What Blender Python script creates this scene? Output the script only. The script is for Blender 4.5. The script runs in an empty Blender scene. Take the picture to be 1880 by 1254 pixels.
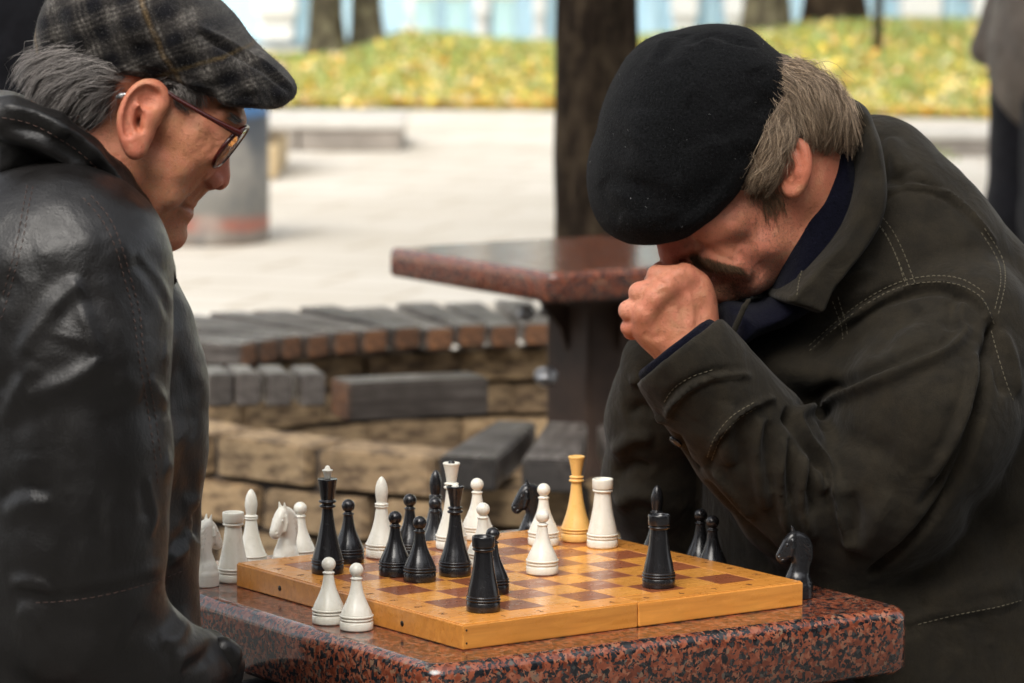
import bpy, bmesh, math, random
import numpy as np
from mathutils import Vector, Matrix
from mathutils.bvhtree import BVHTree

random.seed(7)
RNG = np.random.default_rng(7)
sc = bpy.context.scene
COL = sc.collection
rad = math.radians

# ---------------------------------------------------------------- camera, world, sun
CH = 1.464
PIT, ROL = 0.11824, -0.00424
cam = bpy.data.cameras.new("camera")
camo = bpy.data.objects.new("camera", cam)
COL.objects.link(camo)
camo.location = (0, 0, CH)
camo.rotation_euler = (Matrix.Rotation(math.pi / 2 - PIT, 4, 'X') @ Matrix.Rotation(ROL * -1, 4, 'Z')).to_euler()
cam.sensor_width = 36.0
cam.lens = 7400 / 1880 * 36
cam.clip_start = 0.05
cam.clip_end = 600
cam.dof.use_dof = True
cam.dof.focus_distance = 3.78
cam.dof.aperture_fstop = 10.0
sc.camera = camo

wd = bpy.data.worlds.new("World")
sc.world = wd
wd.use_nodes = True
wn, wl = wd.node_tree.nodes, wd.node_tree.links
for n in list(wn):
    wn.remove(n)
sky = wn.new('ShaderNodeTexSky')
sky.sky_type = 'NISHITA'
sky.sun_disc = False
SUN_EL, SUN_AZ = rad(52), rad(-160)          # azimuth from +Y towards +X
sky.sun_elevation = SUN_EL
sky.sun_rotation = SUN_AZ
sky.air_density = 1.0
sky.dust_density = 3.0
hs = wn.new('ShaderNodeHueSaturation')
hs.inputs['Saturation'].default_value = 0.22
bgn = wn.new('ShaderNodeBackground')
bgn.inputs['Strength'].default_value = 0.15
wo = wn.new('ShaderNodeOutputWorld')
wl.new(sky.outputs[0], hs.inputs['Color'])
wl.new(hs.outputs[0], bgn.inputs[0])
wl.new(bgn.outputs[0], wo.inputs[0])

sl = bpy.data.lights.new("sun", 'SUN')
sl.energy = 1.15
sl.angle = rad(38)
sl.color = (1.0, 0.93, 0.82)
so = bpy.data.objects.new("sun", sl)
COL.objects.link(so)
sdir = Vector((math.sin(SUN_AZ) * math.cos(SUN_EL), math.cos(SUN_AZ) * math.cos(SUN_EL), math.sin(SUN_EL)))
so.rotation_euler = sdir.to_track_quat('Z', 'Y').to_euler()
so.location = sdir * 30

sc.view_settings.view_transform = 'Standard'
sc.view_settings.look = 'None'
sc.view_settings.gamma = 1
sc.view_settings.use_curve_mapping = False
sc.view_settings.exposure = 0.97

# ---------------------------------------------------------------- camera-ray geometry (pixel of the photograph -> place)
_c, _s = math.cos(PIT), math.sin(PIT)
_cr, _sr = math.cos(ROL), math.sin(ROL)
FWD = np.array([0, _c, -_s]); UP0 = np.array([0, _s, _c]); RT0 = np.array([1.0, 0, 0])
RTV = RT0 * _cr + UP0 * _sr
UPV = UP0 * _cr - RT0 * _sr
CAM = np.array([0, 0, CH])
FPX = 7400.0
def ray(px, py):
    return FWD + RTV * (px - 940) / FPX - UPV * (py - 627) / FPX
def at_z(px, py, z):
    d = ray(px, py); return CAM + d * ((z - CH) / d[2])
def at_y(px, py, y):
    d = ray(px, py); return CAM + d * (y / d[1])

# ---------------------------------------------------------------- object helpers
def tag(o, label=None, cat=None, group=None, kind=None):
    if label: o['label'] = label
    if cat: o['category'] = cat
    if group: o['group'] = group
    if kind: o['kind'] = kind
    return o
def empty(name, loc=(0, 0, 0), rz=0.0):
    o = bpy.data.objects.new(name, None)
    o.empty_display_size = 0.05
    COL.objects.link(o)
    o.location = loc
    o.rotation_euler = (0, 0, rz)
    return o
def link_mesh(name, me, mats=None, parent=None, smooth=False):
    o = bpy.data.objects.new(name, me)
    COL.objects.link(o)
    if mats is not None:
        if not isinstance(mats, (list, tuple)): mats = [mats]
        if len(me.materials) == 0:
            for m in mats: me.materials.append(m)
    if smooth:
        me.polygons.foreach_set('use_smooth', np.ones(len(me.polygons), bool))
    if parent is not None: o.parent = parent
    return o
def bm_obj(name, bm, mats=None, parent=None, smooth=False):
    me = bpy.data.meshes.new(name)
    bm.to_mesh(me); bm.free()
    return link_mesh(name, me, mats, parent, smooth)
def np_mesh(name, V, Fq):
    me = bpy.data.meshes.new(name)
    V = np.asarray(V, np.float32); Fq = np.asarray(Fq, np.int32)
    n, k = Fq.shape
    me.vertices.add(len(V)); me.vertices.foreach_set('co', V.ravel())
    me.loops.add(n * k); me.loops.foreach_set('vertex_index', Fq.ravel())
    me.polygons.add(n)
    me.polygons.foreach_set('loop_start', np.arange(0, n * k, k, dtype=np.int32))
    me.update(calc_edges=True)
    return me
def add_box(bm, c, s, rot=None, bevel=0.0, mi=0):
    r = bmesh.ops.create_cube(bm, size=1.0)
    vs = r['verts']
    bmesh.ops.scale(bm, vec=s, verts=vs)
    if bevel > 0:
        es = list({e for v in vs for e in v.link_edges})
        rr = bmesh.ops.bevel(bm, geom=es, offset=bevel, segments=2, affect='EDGES', profile=0.5)
        vs = list({v for f in rr['faces'] for v in f.verts} | {v for v in vs if v.is_valid})
    M = Matrix.Translation(Vector(c)) @ (rot.to_4x4() if rot is not None else Matrix.Identity(4))
    bmesh.ops.transform(bm, matrix=M, verts=vs)
    if mi:
        for f in {f for v in vs for f in v.link_faces}: f.material_index = mi
    return vs
def box_obj(name, c, s, m, parent=None, rz=0.0, bevel=0.0, rot=None):
    bm = bmesh.new()
    add_box(bm, (0, 0, 0), s, None, bevel)
    o = bm_obj(name, bm, m, parent)
    o.location = c
    o.rotation_euler = rot.to_euler() if rot is not None else (0, 0, rz)
    return o
def copy_tree(o, parent=None):
    c = o.copy(); COL.objects.link(c); c.parent = parent
    for ch in o.children: copy_tree(ch, c)
    return c
def tube_mesh(paths, radii, sides=5, cap=False):
    """many polylines (N,3) swept with a radius per point -> V, quads"""
    VV, FF, off = [], [], 0
    ang = np.linspace(0, 2 * np.pi, sides, endpoint=False)
    for P, R in zip(paths, radii):
        P = np.asarray(P, float); n = len(P)
        R = np.broadcast_to(np.asarray(R, float), (n,))
        T = np.gradient(P, axis=0); T /= (np.linalg.norm(T, axis=1, keepdims=True) + 1e-9)
        a = np.array([0, 0, 1.0]) if abs(T[0][2]) < .9 else np.array([1.0, 0, 0])
        A = np.cross(T, a); A /= (np.linalg.norm(A, axis=1, keepdims=True) + 1e-9)
        B = np.cross(T, A)
        ring = P[:, None] + R[:, None, None] * (np.cos(ang)[None, :, None] * A[:, None] + np.sin(ang)[None, :, None] * B[:, None])
        VV.append(ring.reshape(-1, 3))
        i = np.arange(n - 1)[:, None] * sides; j = np.arange(sides)[None]
        j2 = (j + 1) % sides
        q = np.stack([i + j, i + j2, i + sides + j2, i + sides + j], -1).reshape(-1, 4) + off
        FF.append(q); off += n * sides
    return np.concatenate(VV), np.concatenate(FF)

# ---------------------------------------------------------------- material helpers
def new_mat(name):
    m = bpy.data.materials.new(name); m.use_nodes = True
    nt = m.node_tree
    return m, nt.nodes, nt.links, nt.nodes['Principled BSDF']
def setp(b, **k):
    for a, v in k.items():
        a = a.replace('_', ' ')
        if a in b.inputs: b.inputs[a].default_value = v
def coords(N, L, scale=(1, 1, 1), which='Object'):
    tc = N.new('ShaderNodeTexCoord'); mp = N.new('ShaderNodeMapping')
    mp.inputs['Scale'].default_value = scale
    L.new(tc.outputs[which], mp.inputs['Vector'])
    return mp.outputs[0]
def noise(N, L, vec, scale, detail=3, rough=.55, dist=0.0):
    n = N.new('ShaderNodeTexNoise')
    n.inputs['Scale'].default_value = scale; n.inputs['Detail'].default_value = detail
    n.inputs['Roughness'].default_value = rough; n.inputs['Distortion'].default_value = dist
    if vec is not None: L.new(vec, n.inputs['Vector'])
    return n.outputs['Fac']
def voro(N, L, vec, scale, feature='F1', out='Distance', rnd=1.0):
    n = N.new('ShaderNodeTexVoronoi'); n.feature = feature
    n.inputs['Scale'].default_value = scale
    n.inputs['Randomness'].default_value = rnd
    if vec is not None: L.new(vec, n.inputs['Vector'])
    return n.outputs[out]
def ramp(N, L, fac, stops, interp='LINEAR'):
    r = N.new('ShaderNodeValToRGB'); r.color_ramp.interpolation = interp
    el = r.color_ramp.elements
    while len(el) < len(stops): el.new(0.5)
    for e, (p, c) in zip(el, stops):
        e.position = p; e.color = (c[0], c[1], c[2], 1) if isinstance(c, (tuple, list)) else (c, c, c, 1)
    L.new(fac, r.inputs[0])
    return r.outputs[0]
def mix(N, L, fac, a, b, mode='MIX'):
    m = N.new('ShaderNodeMix'); m.data_type = 'RGBA'; m.blend_type = mode
    for sock, v in ((m.inputs[0], fac), (m.inputs[6], a), (m.inputs[7], b)):
        if isinstance(v, (int, float)): sock.default_value = v
        elif isinstance(v, (tuple, list)): sock.default_value = (v[0], v[1], v[2], 1)
        else: L.new(v, sock)
    return m.outputs[2]
def mathn(N, L, op, a, b=None, clamp=False):
    m = N.new('ShaderNodeMath'); m.operation = op; m.use_clamp = clamp
    for i, v in enumerate((a, b)):
        if v is None: continue
        if isinstance(v, (int, float)): m.inputs[i].default_value = v
        else: L.new(v, m.inputs[i])
    return m.outputs[0]
def bump(N, L, b, h, strength, dist, prev=None):
    n = N.new('ShaderNodeBump'); n.inputs['Strength'].default_value = strength
    n.inputs['Distance'].default_value = dist
    L.new(h, n.inputs['Height'])
    if prev is not None: L.new(prev, n.inputs['Normal'])
    L.new(n.outputs[0], b.inputs['Normal'])
    return n.outputs[0]

def simple(name, col, rough=.6, nscale=0, namp=.25, bscale=0, bstr=.3, bdist=.002, **kw):
    m, N, L, b = new_mat(name)
    setp(b, Roughness=rough, **kw)
    v = coords(N, L)
    if nscale:
        f = noise(N, L, v, nscale, 4)
        c = ramp(N, L, f, [(.25, tuple(x * (1 - namp) for x in col)), (.75, tuple(min(1, x * (1 + namp)) for x in col))])
        L.new(c, b.inputs['Base Color'])
    else:
        b.inputs['Base Color'].default_value = (*col, 1)
    if bscale:
        bump(N, L, b, noise(N, L, v, bscale, 4), bstr, bdist)
    return m
M = {}

def granite():
    m, N, L, b = new_mat('red_granite')
    v = coords(N, L)
    # warp so crystals are irregular
    w = N.new('ShaderNodeTexNoise'); w.inputs['Scale'].default_value = 130; w.inputs['Detail'].default_value = 3
    L.new(v, w.inputs['Vector'])
    vm = N.new('ShaderNodeVectorMath'); vm.operation = 'SCALE'; vm.inputs[3].default_value = .010
    L.new(w.outputs['Color'], vm.inputs[0])
    va = N.new('ShaderNodeVectorMath'); va.operation = 'ADD'
    L.new(v, va.inputs[0]); L.new(vm.outputs[0], va.inputs[1])
    vv = va.outputs[0]
    cell = N.new('ShaderNodeTexVoronoi'); cell.inputs['Scale'].default_value = 215
    L.new(vv, cell.inputs['Vector'])
    sep = N.new('ShaderNodeSeparateColor'); L.new(cell.outputs['Color'], sep.inputs[0])
    red = ramp(N, L, sep.outputs[0], [(0, (.12, .030, .015)), (.35, (.20, .052, .026)), (.65, (.27, .078, .040)), (.9, (.31, .12, .068)), (1, (.20, .13, .085))])
    # dark mineral patches
    d1 = noise(N, L, vv, 138, 3, .6)
    d2 = N.new('ShaderNodeTexVoronoi'); d2.inputs['Scale'].default_value = 290
    L.new(vv, d2.inputs['Vector'])
    sp2 = N.new('ShaderNodeSeparateColor'); L.new(d2.outputs['Color'], sp2.inputs[0])
    dk = mathn(N, L, 'ADD', mathn(N, L, 'MULTIPLY', d1, 1.3), mathn(N, L, 'MULTIPLY', sp2.outputs[1], .42))
    mask = ramp(N, L, dk, [(.885, 0.0), (.90, 1.0)])
    grey = ramp(N, L, sp2.outputs[2], [(0, (.008, .008, .010)), (.7, (.022, .023, .026)), (.92, (.05, .05, .048)), (1, (.13, .11, .09))])
    c = mix(N, L, mask, red, grey)
    L.new(c, b.inputs['Base Color'])
    setp(b, Roughness=.16, Specular_IOR_Level=.55, Coat_Weight=.25, Coat_Roughness=.10, Coat_IOR=1.6)
    r = ramp(N, L, noise(N, L, v, 22, 4), [(.3, .10), (.8, .24)])
    L.new(r, b.inputs['Roughness'])
    bump(N, L, b, noise(N, L, v, 300, 2), .05, .0006)
    return m
M['granite'] = granite()

def wood_board(name, c0, c1, rough=.32, axis=0):
    m, N, L, b = new_mat(name)
    sc_ = [14, 160, 160]
    if axis == 1: sc_ = [160, 14, 160]
    v = coords(N, L, tuple(sc_))
    f = noise(N, L, v, 1.0, 5, .6, .6)
    v2 = coords(N, L)
    f2 = noise(N, L, v2, 16, 4)
    c = ramp(N, L, f, [(.25, c0), (.7, c1)])
    c = mix(N, L, ramp(N, L, f2, [(.4, 0.0), (.85, .25)]), c, tuple(x * .7 for x in c0))
    oi = N.new('ShaderNodeObjectInfo')
    hv = N.new('ShaderNodeHueSaturation')
    L.new(mathn(N, L, 'ADD', mathn(N, L, 'MULTIPLY', oi.outputs['Random'], .28), .86), hv.inputs['Value'])
    L.new(c, hv.inputs['Color'])
    # scratches and worn spots
    sct = noise(N, L, coords(N, L, (90, 500, 90)), 1.0, 2)
    c = mix(N, L, ramp(N, L, sct, [(.74, 0.0), (.8, .35)]), hv.outputs[0], tuple(min(1, x * 1.6 + .05) for x in c1))
    L.new(c, b.inputs['Base Color'])
    setp(b, Roughness=rough, Coat_Weight=.35, Coat_Roughness=.22)
    L.new(ramp(N, L, noise(N, L, v2, 60, 4), [(.3, rough * .7), (.75, rough * 1.5)]), b.inputs['Roughness'])
    bump(N, L, b, f, .12, .0006)
    return m
M['board_wood'] = wood_board('varnished_board_wood', (.50, .185, .030), (.72, .31, .06), .30)
M['sq_light'] = wood_board('light_square_wood', (.56, .22, .036), (.78, .36, .075), .26)
M['sq_dark'] = wood_board('dark_square_wood', (.19, .052, .022), (.32, .098, .038), .30)
M['ink'] = simple('stamped_ink', (.07, .02, .01), .5)
M['screw'] = simple('dark_screw', (.03, .025, .02), .4, Metallic=.6)

def plastic(name, col, rough, tint, sss=0.0):
    m, N, L, b = new_mat(name)
    v = coords(N, L)
    f = noise(N, L, coords(N, L, (140, 140, 9)), 1.0, 4)
    c = ramp(N, L, f, [(.3, tint), (.65, col)])
    mottle = noise(N, L, v, 35, 4)  # random blotches of a slightly darker tint
    c = mix(N, L, ramp(N, L, mottle, [(.45, 0.0), (.85, .4)]), c, tuple(x * .80 for x in tint))
    L.new(c, b.inputs['Base Color'])
    L.new(ramp(N, L, noise(N, L, v, 120, 3), [(.3, rough * .75), (.8, rough * 1.6)]), b.inputs['Roughness'])
    setp(b, Specular_IOR_Level=.5, Subsurface_Weight=sss, Subsurface_Radius=(.006, .005, .004), Subsurface_Scale=1.0)
    bump(N, L, b, noise(N, L, coords(N, L, (60, 60, 900)), 1.0, 3), .10, .0005)
    return m
M['white_piece'] = plastic('ivory_plastic', (.77, .75, .67), .28, (.70, .67, .57), .12)
M['black_piece'] = plastic('black_plastic', (.010, .010, .011), .20, (.016, .016, .018))
M['yellow_piece'] = plastic('yellowed_plastic', (.80, .48, .15), .30, (.72, .40, .11), .10)

def weathered(name, top, dark, rough=.5):
    m, N, L, b = new_mat(name)
    v = coords(N, L, (8, 90, 90))
    f = noise(N, L, v, 1.0, 5, .65, .4)
    v2 = coords(N, L)
    f2 = noise(N, L, v2, 9, 4)
    c = ramp(N, L, f, [(.3, dark), (.7, top)])
    c = mix(N, L, ramp(N, L, f2, [(.4, 0.0), (.7, .8)]), c, dark)
    oi = N.new('ShaderNodeObjectInfo'); hv = N.new('ShaderNodeHueSaturation')
    L.new(mathn(N, L, 'ADD', mathn(N, L, 'MULTIPLY', oi.outputs['Random'], .5), .75), hv.inputs['Value'])
    L.new(c, hv.inputs['Color']); L.new(hv.outputs[0], b.inputs['Base Color'])
    setp(b, Roughness=rough)
    L.new(ramp(N, L, f2, [(.3, rough * .6), (.7, rough * 1.3)]), b.inputs['Roughness'])
    bump(N, L, b, f, .5, .004)
    return m
M['slat'] = weathered('weathered_slat_paint', (.165, .145, .130), (.030, .023, .019), .36)
M['slat_end'] = weathered('slat_end_grain', (.27, .115, .045), (.025, .014, .009), .7)
M['brick'] = None
def brickm():
    m, N, L, b = new_mat('sandy_brick')
    v = coords(N, L)
    oi = N.new('ShaderNodeObjectInfo')
    f = noise(N, L, v, 14, 5, .65)
    c = ramp(N, L, f, [(.3, (.34, .24, .135)), (.5, (.44, .325, .19)), (.75, (.54, .42, .27))])
    g = noise(N, L, v, 5, 4)
    c = mix(N, L, ramp(N, L, g, [(.42, 0.0), (.62, .8)]), c, (.085, .055, .035))
    c2 = ramp(N, L, oi.outputs['Random'], [(0, (.50, .45, .42)), (.5, (.9, .85, .8)), (1, (1.15, 1.05, .95))])
    c = mix(N, L, 1.0, c, c2, 'MULTIPLY')
    L.new(c, b.inputs['Base Color']); setp(b, Roughness=.85)
    bump(N, L, b, f, .35, .003)
    return m
M['brick'] = brickm()
M['mortar'] = simple('dark_mortar', (.030, .022, .017), .9, 12, .4, 40, .5, .005)
M['iron'] = simple('brown_painted_iron', (.060, .034, .022), .7, 10, .5, 60, .2, .002)
M['steel'] = simple('dull_steel', (.38, .38, .39), .38, Metallic=.9)

def bark(name, c0, c1, s=1.0):
    m, N, L, b = new_mat(name)
    v = coords(N, L, (30 * s, 30 * s, 7 * s))
    f = noise(N, L, v, 1.0, 6, .65, .5)
    f2 = noise(N, L, coords(N, L, (1, 1, .6)), 13, 4, .6)
    c = ramp(N, L, f, [(.3, c0), (.65, c1), (.85, tuple(x * 1.7 for x in c1))])
    c = mix(N, L, ramp(N, L, f2, [(.46, 0.0), (.68, .8)]), c, (c1[0] * 2.4, c1[1] * 2.5, c1[2] * 2.3))
    L.new(c, b.inputs['Base Color']); setp(b, Roughness=.95, Specular_IOR_Level=.08)
    bump(N, L, b, f, 1.0, .05)
    return m
M['bark'] = bark('dark_tree_bark', (.010, .007, .005), (.040, .028, .019))
M['bark2'] = bark('grey_tree_bark', (.05, .042, .030), (.11, .095, .065))
# ================================================================ GROUND AND BACKGROUND
def ground_mat():
    m, N, L, b = new_mat('pale_paving')
    v = coords(N, L)
    f = noise(N, L, v, .9, 5, .6)
    c = ramp(N, L, f, [(.3, (.58, .53, .45)), (.55, (.67, .625, .55)), (.8, (.72, .68, .61))])
    br = N.new('ShaderNodeTexBrick')
    br.inputs['Scale'].default_value = 1.0
    br.inputs['Brick Width'].default_value = .8; br.inputs['Row Height'].default_value = .4
    br.inputs['Mortar Size'].default_value = .018
    br.inputs['Color1'].default_value = (1, 1, 1, 1); br.inputs['Color2'].default_value = (.90, .885, .86, 1)
    br.inputs['Mortar'].default_value = (.74, .69, .62, 1)
    mp = N.new('ShaderNodeMapping'); mp.inputs['Rotation'].default_value = (0, 0, .35)
    L.new(v, mp.inputs['Vector']); L.new(mp.outputs[0], br.inputs['Vector'])
    c = mix(N, L, 1.0, c, br.outputs['Color'], 'MULTIPLY')
    # unseen darker ground round the tables, added to cut bounce light; pale slabs beyond
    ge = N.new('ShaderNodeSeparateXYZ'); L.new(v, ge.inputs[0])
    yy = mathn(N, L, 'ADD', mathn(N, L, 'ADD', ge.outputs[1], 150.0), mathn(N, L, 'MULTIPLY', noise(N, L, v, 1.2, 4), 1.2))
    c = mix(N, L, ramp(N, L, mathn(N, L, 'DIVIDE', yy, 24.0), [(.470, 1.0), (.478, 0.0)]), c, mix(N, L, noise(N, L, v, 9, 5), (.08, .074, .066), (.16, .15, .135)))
    # fallen-leaf tinted dirt
    g = noise(N, L, v, 2.3, 5, .7)
    c = mix(N, L, ramp(N, L, g, [(.60, 0.0), (.75, .35)]), c, (.42, .30, .16))
    L.new(c, b.inputs['Base Color']); setp(b, Roughness=.7)
    bump(N, L, b, br.outputs['Fac'], .3, -.01)
    return m
bm = bmesh.new()
bmesh.ops.create_grid(bm, x_segments=24, y_segments=24, size=300)
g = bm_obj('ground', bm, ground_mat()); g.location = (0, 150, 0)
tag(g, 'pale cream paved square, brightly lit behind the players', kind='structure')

# grass bank: rises gently away from the paved square
def bank_z(x, y):
    x = np.asarray(x, float); y = np.asarray(y, float)
    crest = np.interp(x, [-9, -1.75, -1.45, -1.05, -.75, -.45, 0, .4, 1.0, 1.6, 2.2, 2.8, 9], [.02, .04, .06, .13, .22, .20, .15, .15, .20, .24, .30, .32, .36])
    t = np.clip((y - 24.0) / 4.2, 0, 1); t = t * t * (3 - 2 * t)
    d = np.clip((y - 28.6) / 4.0, 0, 1); d = d * d * (3 - 2 * d)
    return t * crest * (1 - d) - .5 * d + .012 * np.sin(x * 3.1) * np.sin(y * 2.3) * t
def bank_edge(x):                       # front edge of the bank
    return 23.9 - .25 * np.maximum(x, 0) - .06 * np.sin(x * 1.3)
nx, ny = 160, 60
X = np.linspace(-9, 14, nx); V = []
for j in range(ny):
    u = j / (ny - 1)
    for x in X:
        y0 = bank_edge(x); y = y0 + (30.8 - y0) * u
        z = .015 + bank_z(x, y)
        if j == 0: z = -.02
        z = max(z, .004) if j else z
        V.append((x, y, z))
Q = [(j * nx + i, j * nx + i + 1, (j + 1) * nx + i + 1, (j + 1) * nx + i) for j in range(ny - 1) for i in range(nx - 1)]
m, N, L, b = new_mat('autumn_turf')
v = coords(N, L)
f = noise(N, L, v, 1.6, 5, .65)
c = ramp(N, L, f, [(.32, (.24, .36, .05)), (.5, (.40, .44, .08)), (.62, (.60, .48, .12)), (.78, (.70, .54, .28))])
L.new(c, b.inputs['Base Color']); setp(b, Roughness=.9)
tag(link_mesh('grass_bank', np_mesh('grass_bank', V, Q), m, smooth=True), 'green and yellow grassy bank behind the paved square', kind='structure')

# grass blades and fallen leaves on the bank: uncountable
def scatter(name, n, size, cols, label, cat, tall=False, ybias=1.0):
    x = RNG.uniform(-6, 9, n); u = RNG.uniform(0, 1, n) ** ybias
    y0 = bank_edge(x); y = y0 + .05 + (5.6) * u
    z = np.maximum(.018 + bank_z(x, y), .01)
    a = RNG.uniform(0, 2 * np.pi, n)
    s = RNG.uniform(.6, 1.4, n) * size
    P = np.stack([x, y, z], 1)
    if tall:
        d = np.stack([np.cos(a), np.sin(a), np.zeros(n)], 1) * (s * .22)[:, None]
        h = np.stack([RNG.normal(0, .35, n), RNG.normal(0, .35, n), np.ones(n)], 1) * s[:, None]
        V = np.stack([P - d, P + d, P + h + d * .15, P + h - d * .15], 1)
    else:
        t = RNG.normal(0, .45, (n, 2))
        e1 = np.stack([np.cos(a), np.sin(a), t[:, 0]], 1) * s[:, None]
        e2 = np.stack([-np.sin(a), np.cos(a), t[:, 1]], 1) * (s * .7)[:, None]
        P[:, 2] += s * .6
        V = np.stack([P - e1, P - e2 * .9, P + e1, P + e2], 1)
    me = np_mesh(name, V.reshape(-1, 3), np.arange(n * 4).reshape(-1, 4))
    ci = me.color_attributes.new('tint', 'FLOAT_COLOR', 'POINT')
    k = RNG.integers(0, len(cols), n)
    C = np.ones((n, 4, 4), np.float32); C[:, :, :3] = np.array(cols)[k][:, None] * RNG.uniform(.7, 1.25, (n, 1, 1))
    ci.data.foreach_set('color', C.ravel())
    m, N, L, b = new_mat(name + '_leafy')
    at = N.new('ShaderNodeAttribute'); at.attribute_name = 'tint'
    L.new(at.outputs['Color'], b.inputs['Base Color']); setp(b, Roughness=.7)
    o = link_mesh(name, me, m)
    tag(o, label, cat, kind='stuff')
scatter('grass', 60000, .05, [(.26, .38, .09), (.38, .45, .15), (.48, .48, .20), (.20, .30, .08)], 'short green grass growing on the bank', 'grass', tall=True)
scatter('fallen_leaves', 26000, .036, [(.75, .52, .07), (.80, .60, .25), (.70, .36, .06), (.78, .66, .40), (.62, .50, .09)], 'yellow and orange fallen leaves strewn over the grass', 'leaves', ybias=1.7)

# low kerb blocks at the foot of the bank
M['kerb'] = simple('grey_kerb_stone', (.27, .24, .21), .8, 6, .3, 30, .4, .01)
M['kerb_top'] = simple('pale_kerb_top', (.55, .52, .47), .8, 6, .15)
def kerb_block(x0, x1, y, h, label, d=.45, rz=0):
    k = empty('stone_kerb', ((x0 + x1) / 2, y, 0), rz)
    n = max(1, round((x1 - x0) / .5)); w = (x1 - x0) / n
    for i in range(n):
        box_obj('kerb_stone', ((i + .5) * w - (x1 - x0) / 2, 0, h / 2 - .02), (w - .012, d, h - .04), M['kerb'], k, bevel=.01)
    box_obj('coping', (0, 0, h - .019), (x1 - x0 + .02, d + .03, .038), M['kerb_top'], k, bevel=.008)
    return tag(k, label, 'kerb')
kerb_block(-1.62, -.565, 20.95, .15, 'low dark stone kerb block with pale top beyond the painted drum', .9)
kerb_block(2.05, 2.62, 20.6, .12, 'low brown stone kerb block behind the bent player, beside the standing legs', .5)
# small tuft of grass in front of the right kerb
n = 1500
x = RNG.normal(1.95, .16, n); y = RNG.normal(20.9, .35, n); a = RNG.uniform(0, 6.28, n); s = RNG.uniform(.02, .06, n)
P = np.stack([x, y, np.zeros(n)], 1); d = np.stack([np.cos(a), np.sin(a), 0 * a], 1) * .012
h = np.stack([RNG.normal(0, .02, n), RNG.normal(0, .02, n), s], 1)
me = np_mesh('grass', np.stack([P - d, P + d, P + h + d * .2, P + h - d * .2], 1).reshape(-1, 3), np.arange(n * 4).reshape(-1, 4))
tag(link_mesh('grass', me, simple('tuft_grass', (.30, .40, .08), .8, 8, .4)), 'small patch of grass by the right-hand kerb', 'grass', kind='stuff')

# painted drum (round concrete planter) behind the left man's face
def drum():
    x0, x1 = -1.50, -.945; y = 15.6; r = (x1 - x0) / 2; H = .62
    t = empty('painted_drum', ((x0 + x1) / 2, y, 0))
    bm = bmesh.new()
    prof = [(0, 0), (r * .97, 0), (r, .02), (r, H - .02), (r * .985, H), (r * .86, H), (r * .84, H - .10), (0, H - .12)]
    seg = 48
    rings = []
    for rr, zz in prof:
        rings.append([bm.verts.new((rr * math.cos(2 * math.pi * i / seg), rr * math.sin(2 * math.pi * i / seg), zz)) for i in range(seg)])
    for a_, b_ in zip(rings[:-1], rings[1:]):
        for i in range(seg):
            try: bm.faces.new((a_[i], a_[(i + 1) % seg], b_[(i + 1) % seg], b_[i]))
            except ValueError: pass
    bmesh.ops.remove_doubles(bm, verts=bm.verts, dist=1e-5)
    m, N, L, b = new_mat('painted_drum_picture')
    tc = N.new('ShaderNodeTexCoord'); sp = N.new('ShaderNodeSeparateXYZ'); L.new(tc.outputs['Object'], sp.inputs[0])
    zz = mathn(N, L, 'DIVIDE', sp.outputs[2], H)
    wob = noise(N, L, tc.outputs['Object'], 7, 4)
    zz2 = mathn(N, L, 'ADD', zz, mathn(N, L, 'MULTIPLY', mathn(N, L, 'SUBTRACT', wob, .5), .12))
    c = ramp(N, L, zz2, [(0, (.24, .20, .17)), (.09, (.24, .20, .17)), (.11, (.38, .13, .09)), (.17, (.30, .15, .12)), (.2, (.20, .19, .17)), (.45, (.26, .25, .23)), (.62, (.11, .12, .135)), (.78, (.07, .085, .11)), (.81, (.07, .22, .50)), (1, (.08, .26, .56))])
    blob = voro(N, L, tc.outputs['Object'], 5.5)
    c = mix(N, L, ramp(N, L, blob, [(.0, .7), (.22, .5), (.42, 0.0)]), c, (.42, .39, .34))
    fl = noise(N, L, tc.outputs['Object'], 14, 4)
    c = mix(N, L, ramp(N, L, fl, [(.5, 0.0), (.68, .5)]), c, (.10, .11, .12))
    L.new(c, b.inputs['Base Color']); setp(b, Roughness=.7)
    bm_obj('shell', bm, m, t, smooth=False)
    bm = bmesh.new(); bmesh.ops.create_circle(bm, cap_ends=True, radius=r * .83, segments=32)
    bm_obj('soil', bm, simple('planter_soil', (.05, .035, .025), .95, 20, .4), t).location = (0, 0, H - .09)
    tag(t, 'round painted drum with blue top and red base band behind the left player\'s face', 'planter')
drum()
# pale stone wall end just behind the drum
def masonry(name, label, cat, x0, y, n, rows, bw=.36, bh=.17, depth=.5, rz=0.0):
    t = empty(name, (x0, y, 0), rz)
    for r in range(rows):
        for i in range(n):
            o = (r % 2) * bw * .5
            w = bw - .02
            xx = (i + .5) * bw - (o if i else 0) + (0 if i else -o / 2)
            ww = w if i else w - o * .999 * .5
            box_obj('stone', (xx, depth / 2, (r + .5) * bh), (ww, depth + random.uniform(-.02, .02), bh - .015), M['wallstone'], t, bevel=.012)
    return tag(t, label, cat)
M['wallstone'] = simple('yellow_wall_stone', (.50, .38, .22), .85, 5, .3, 20, .4, .01)
masonry('stone_wall', 'low yellowish stone wall end just right of the painted drum', 'wall', -1.50, 18.6, 1, 3, .42, .17, .9, rz=0)

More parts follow.
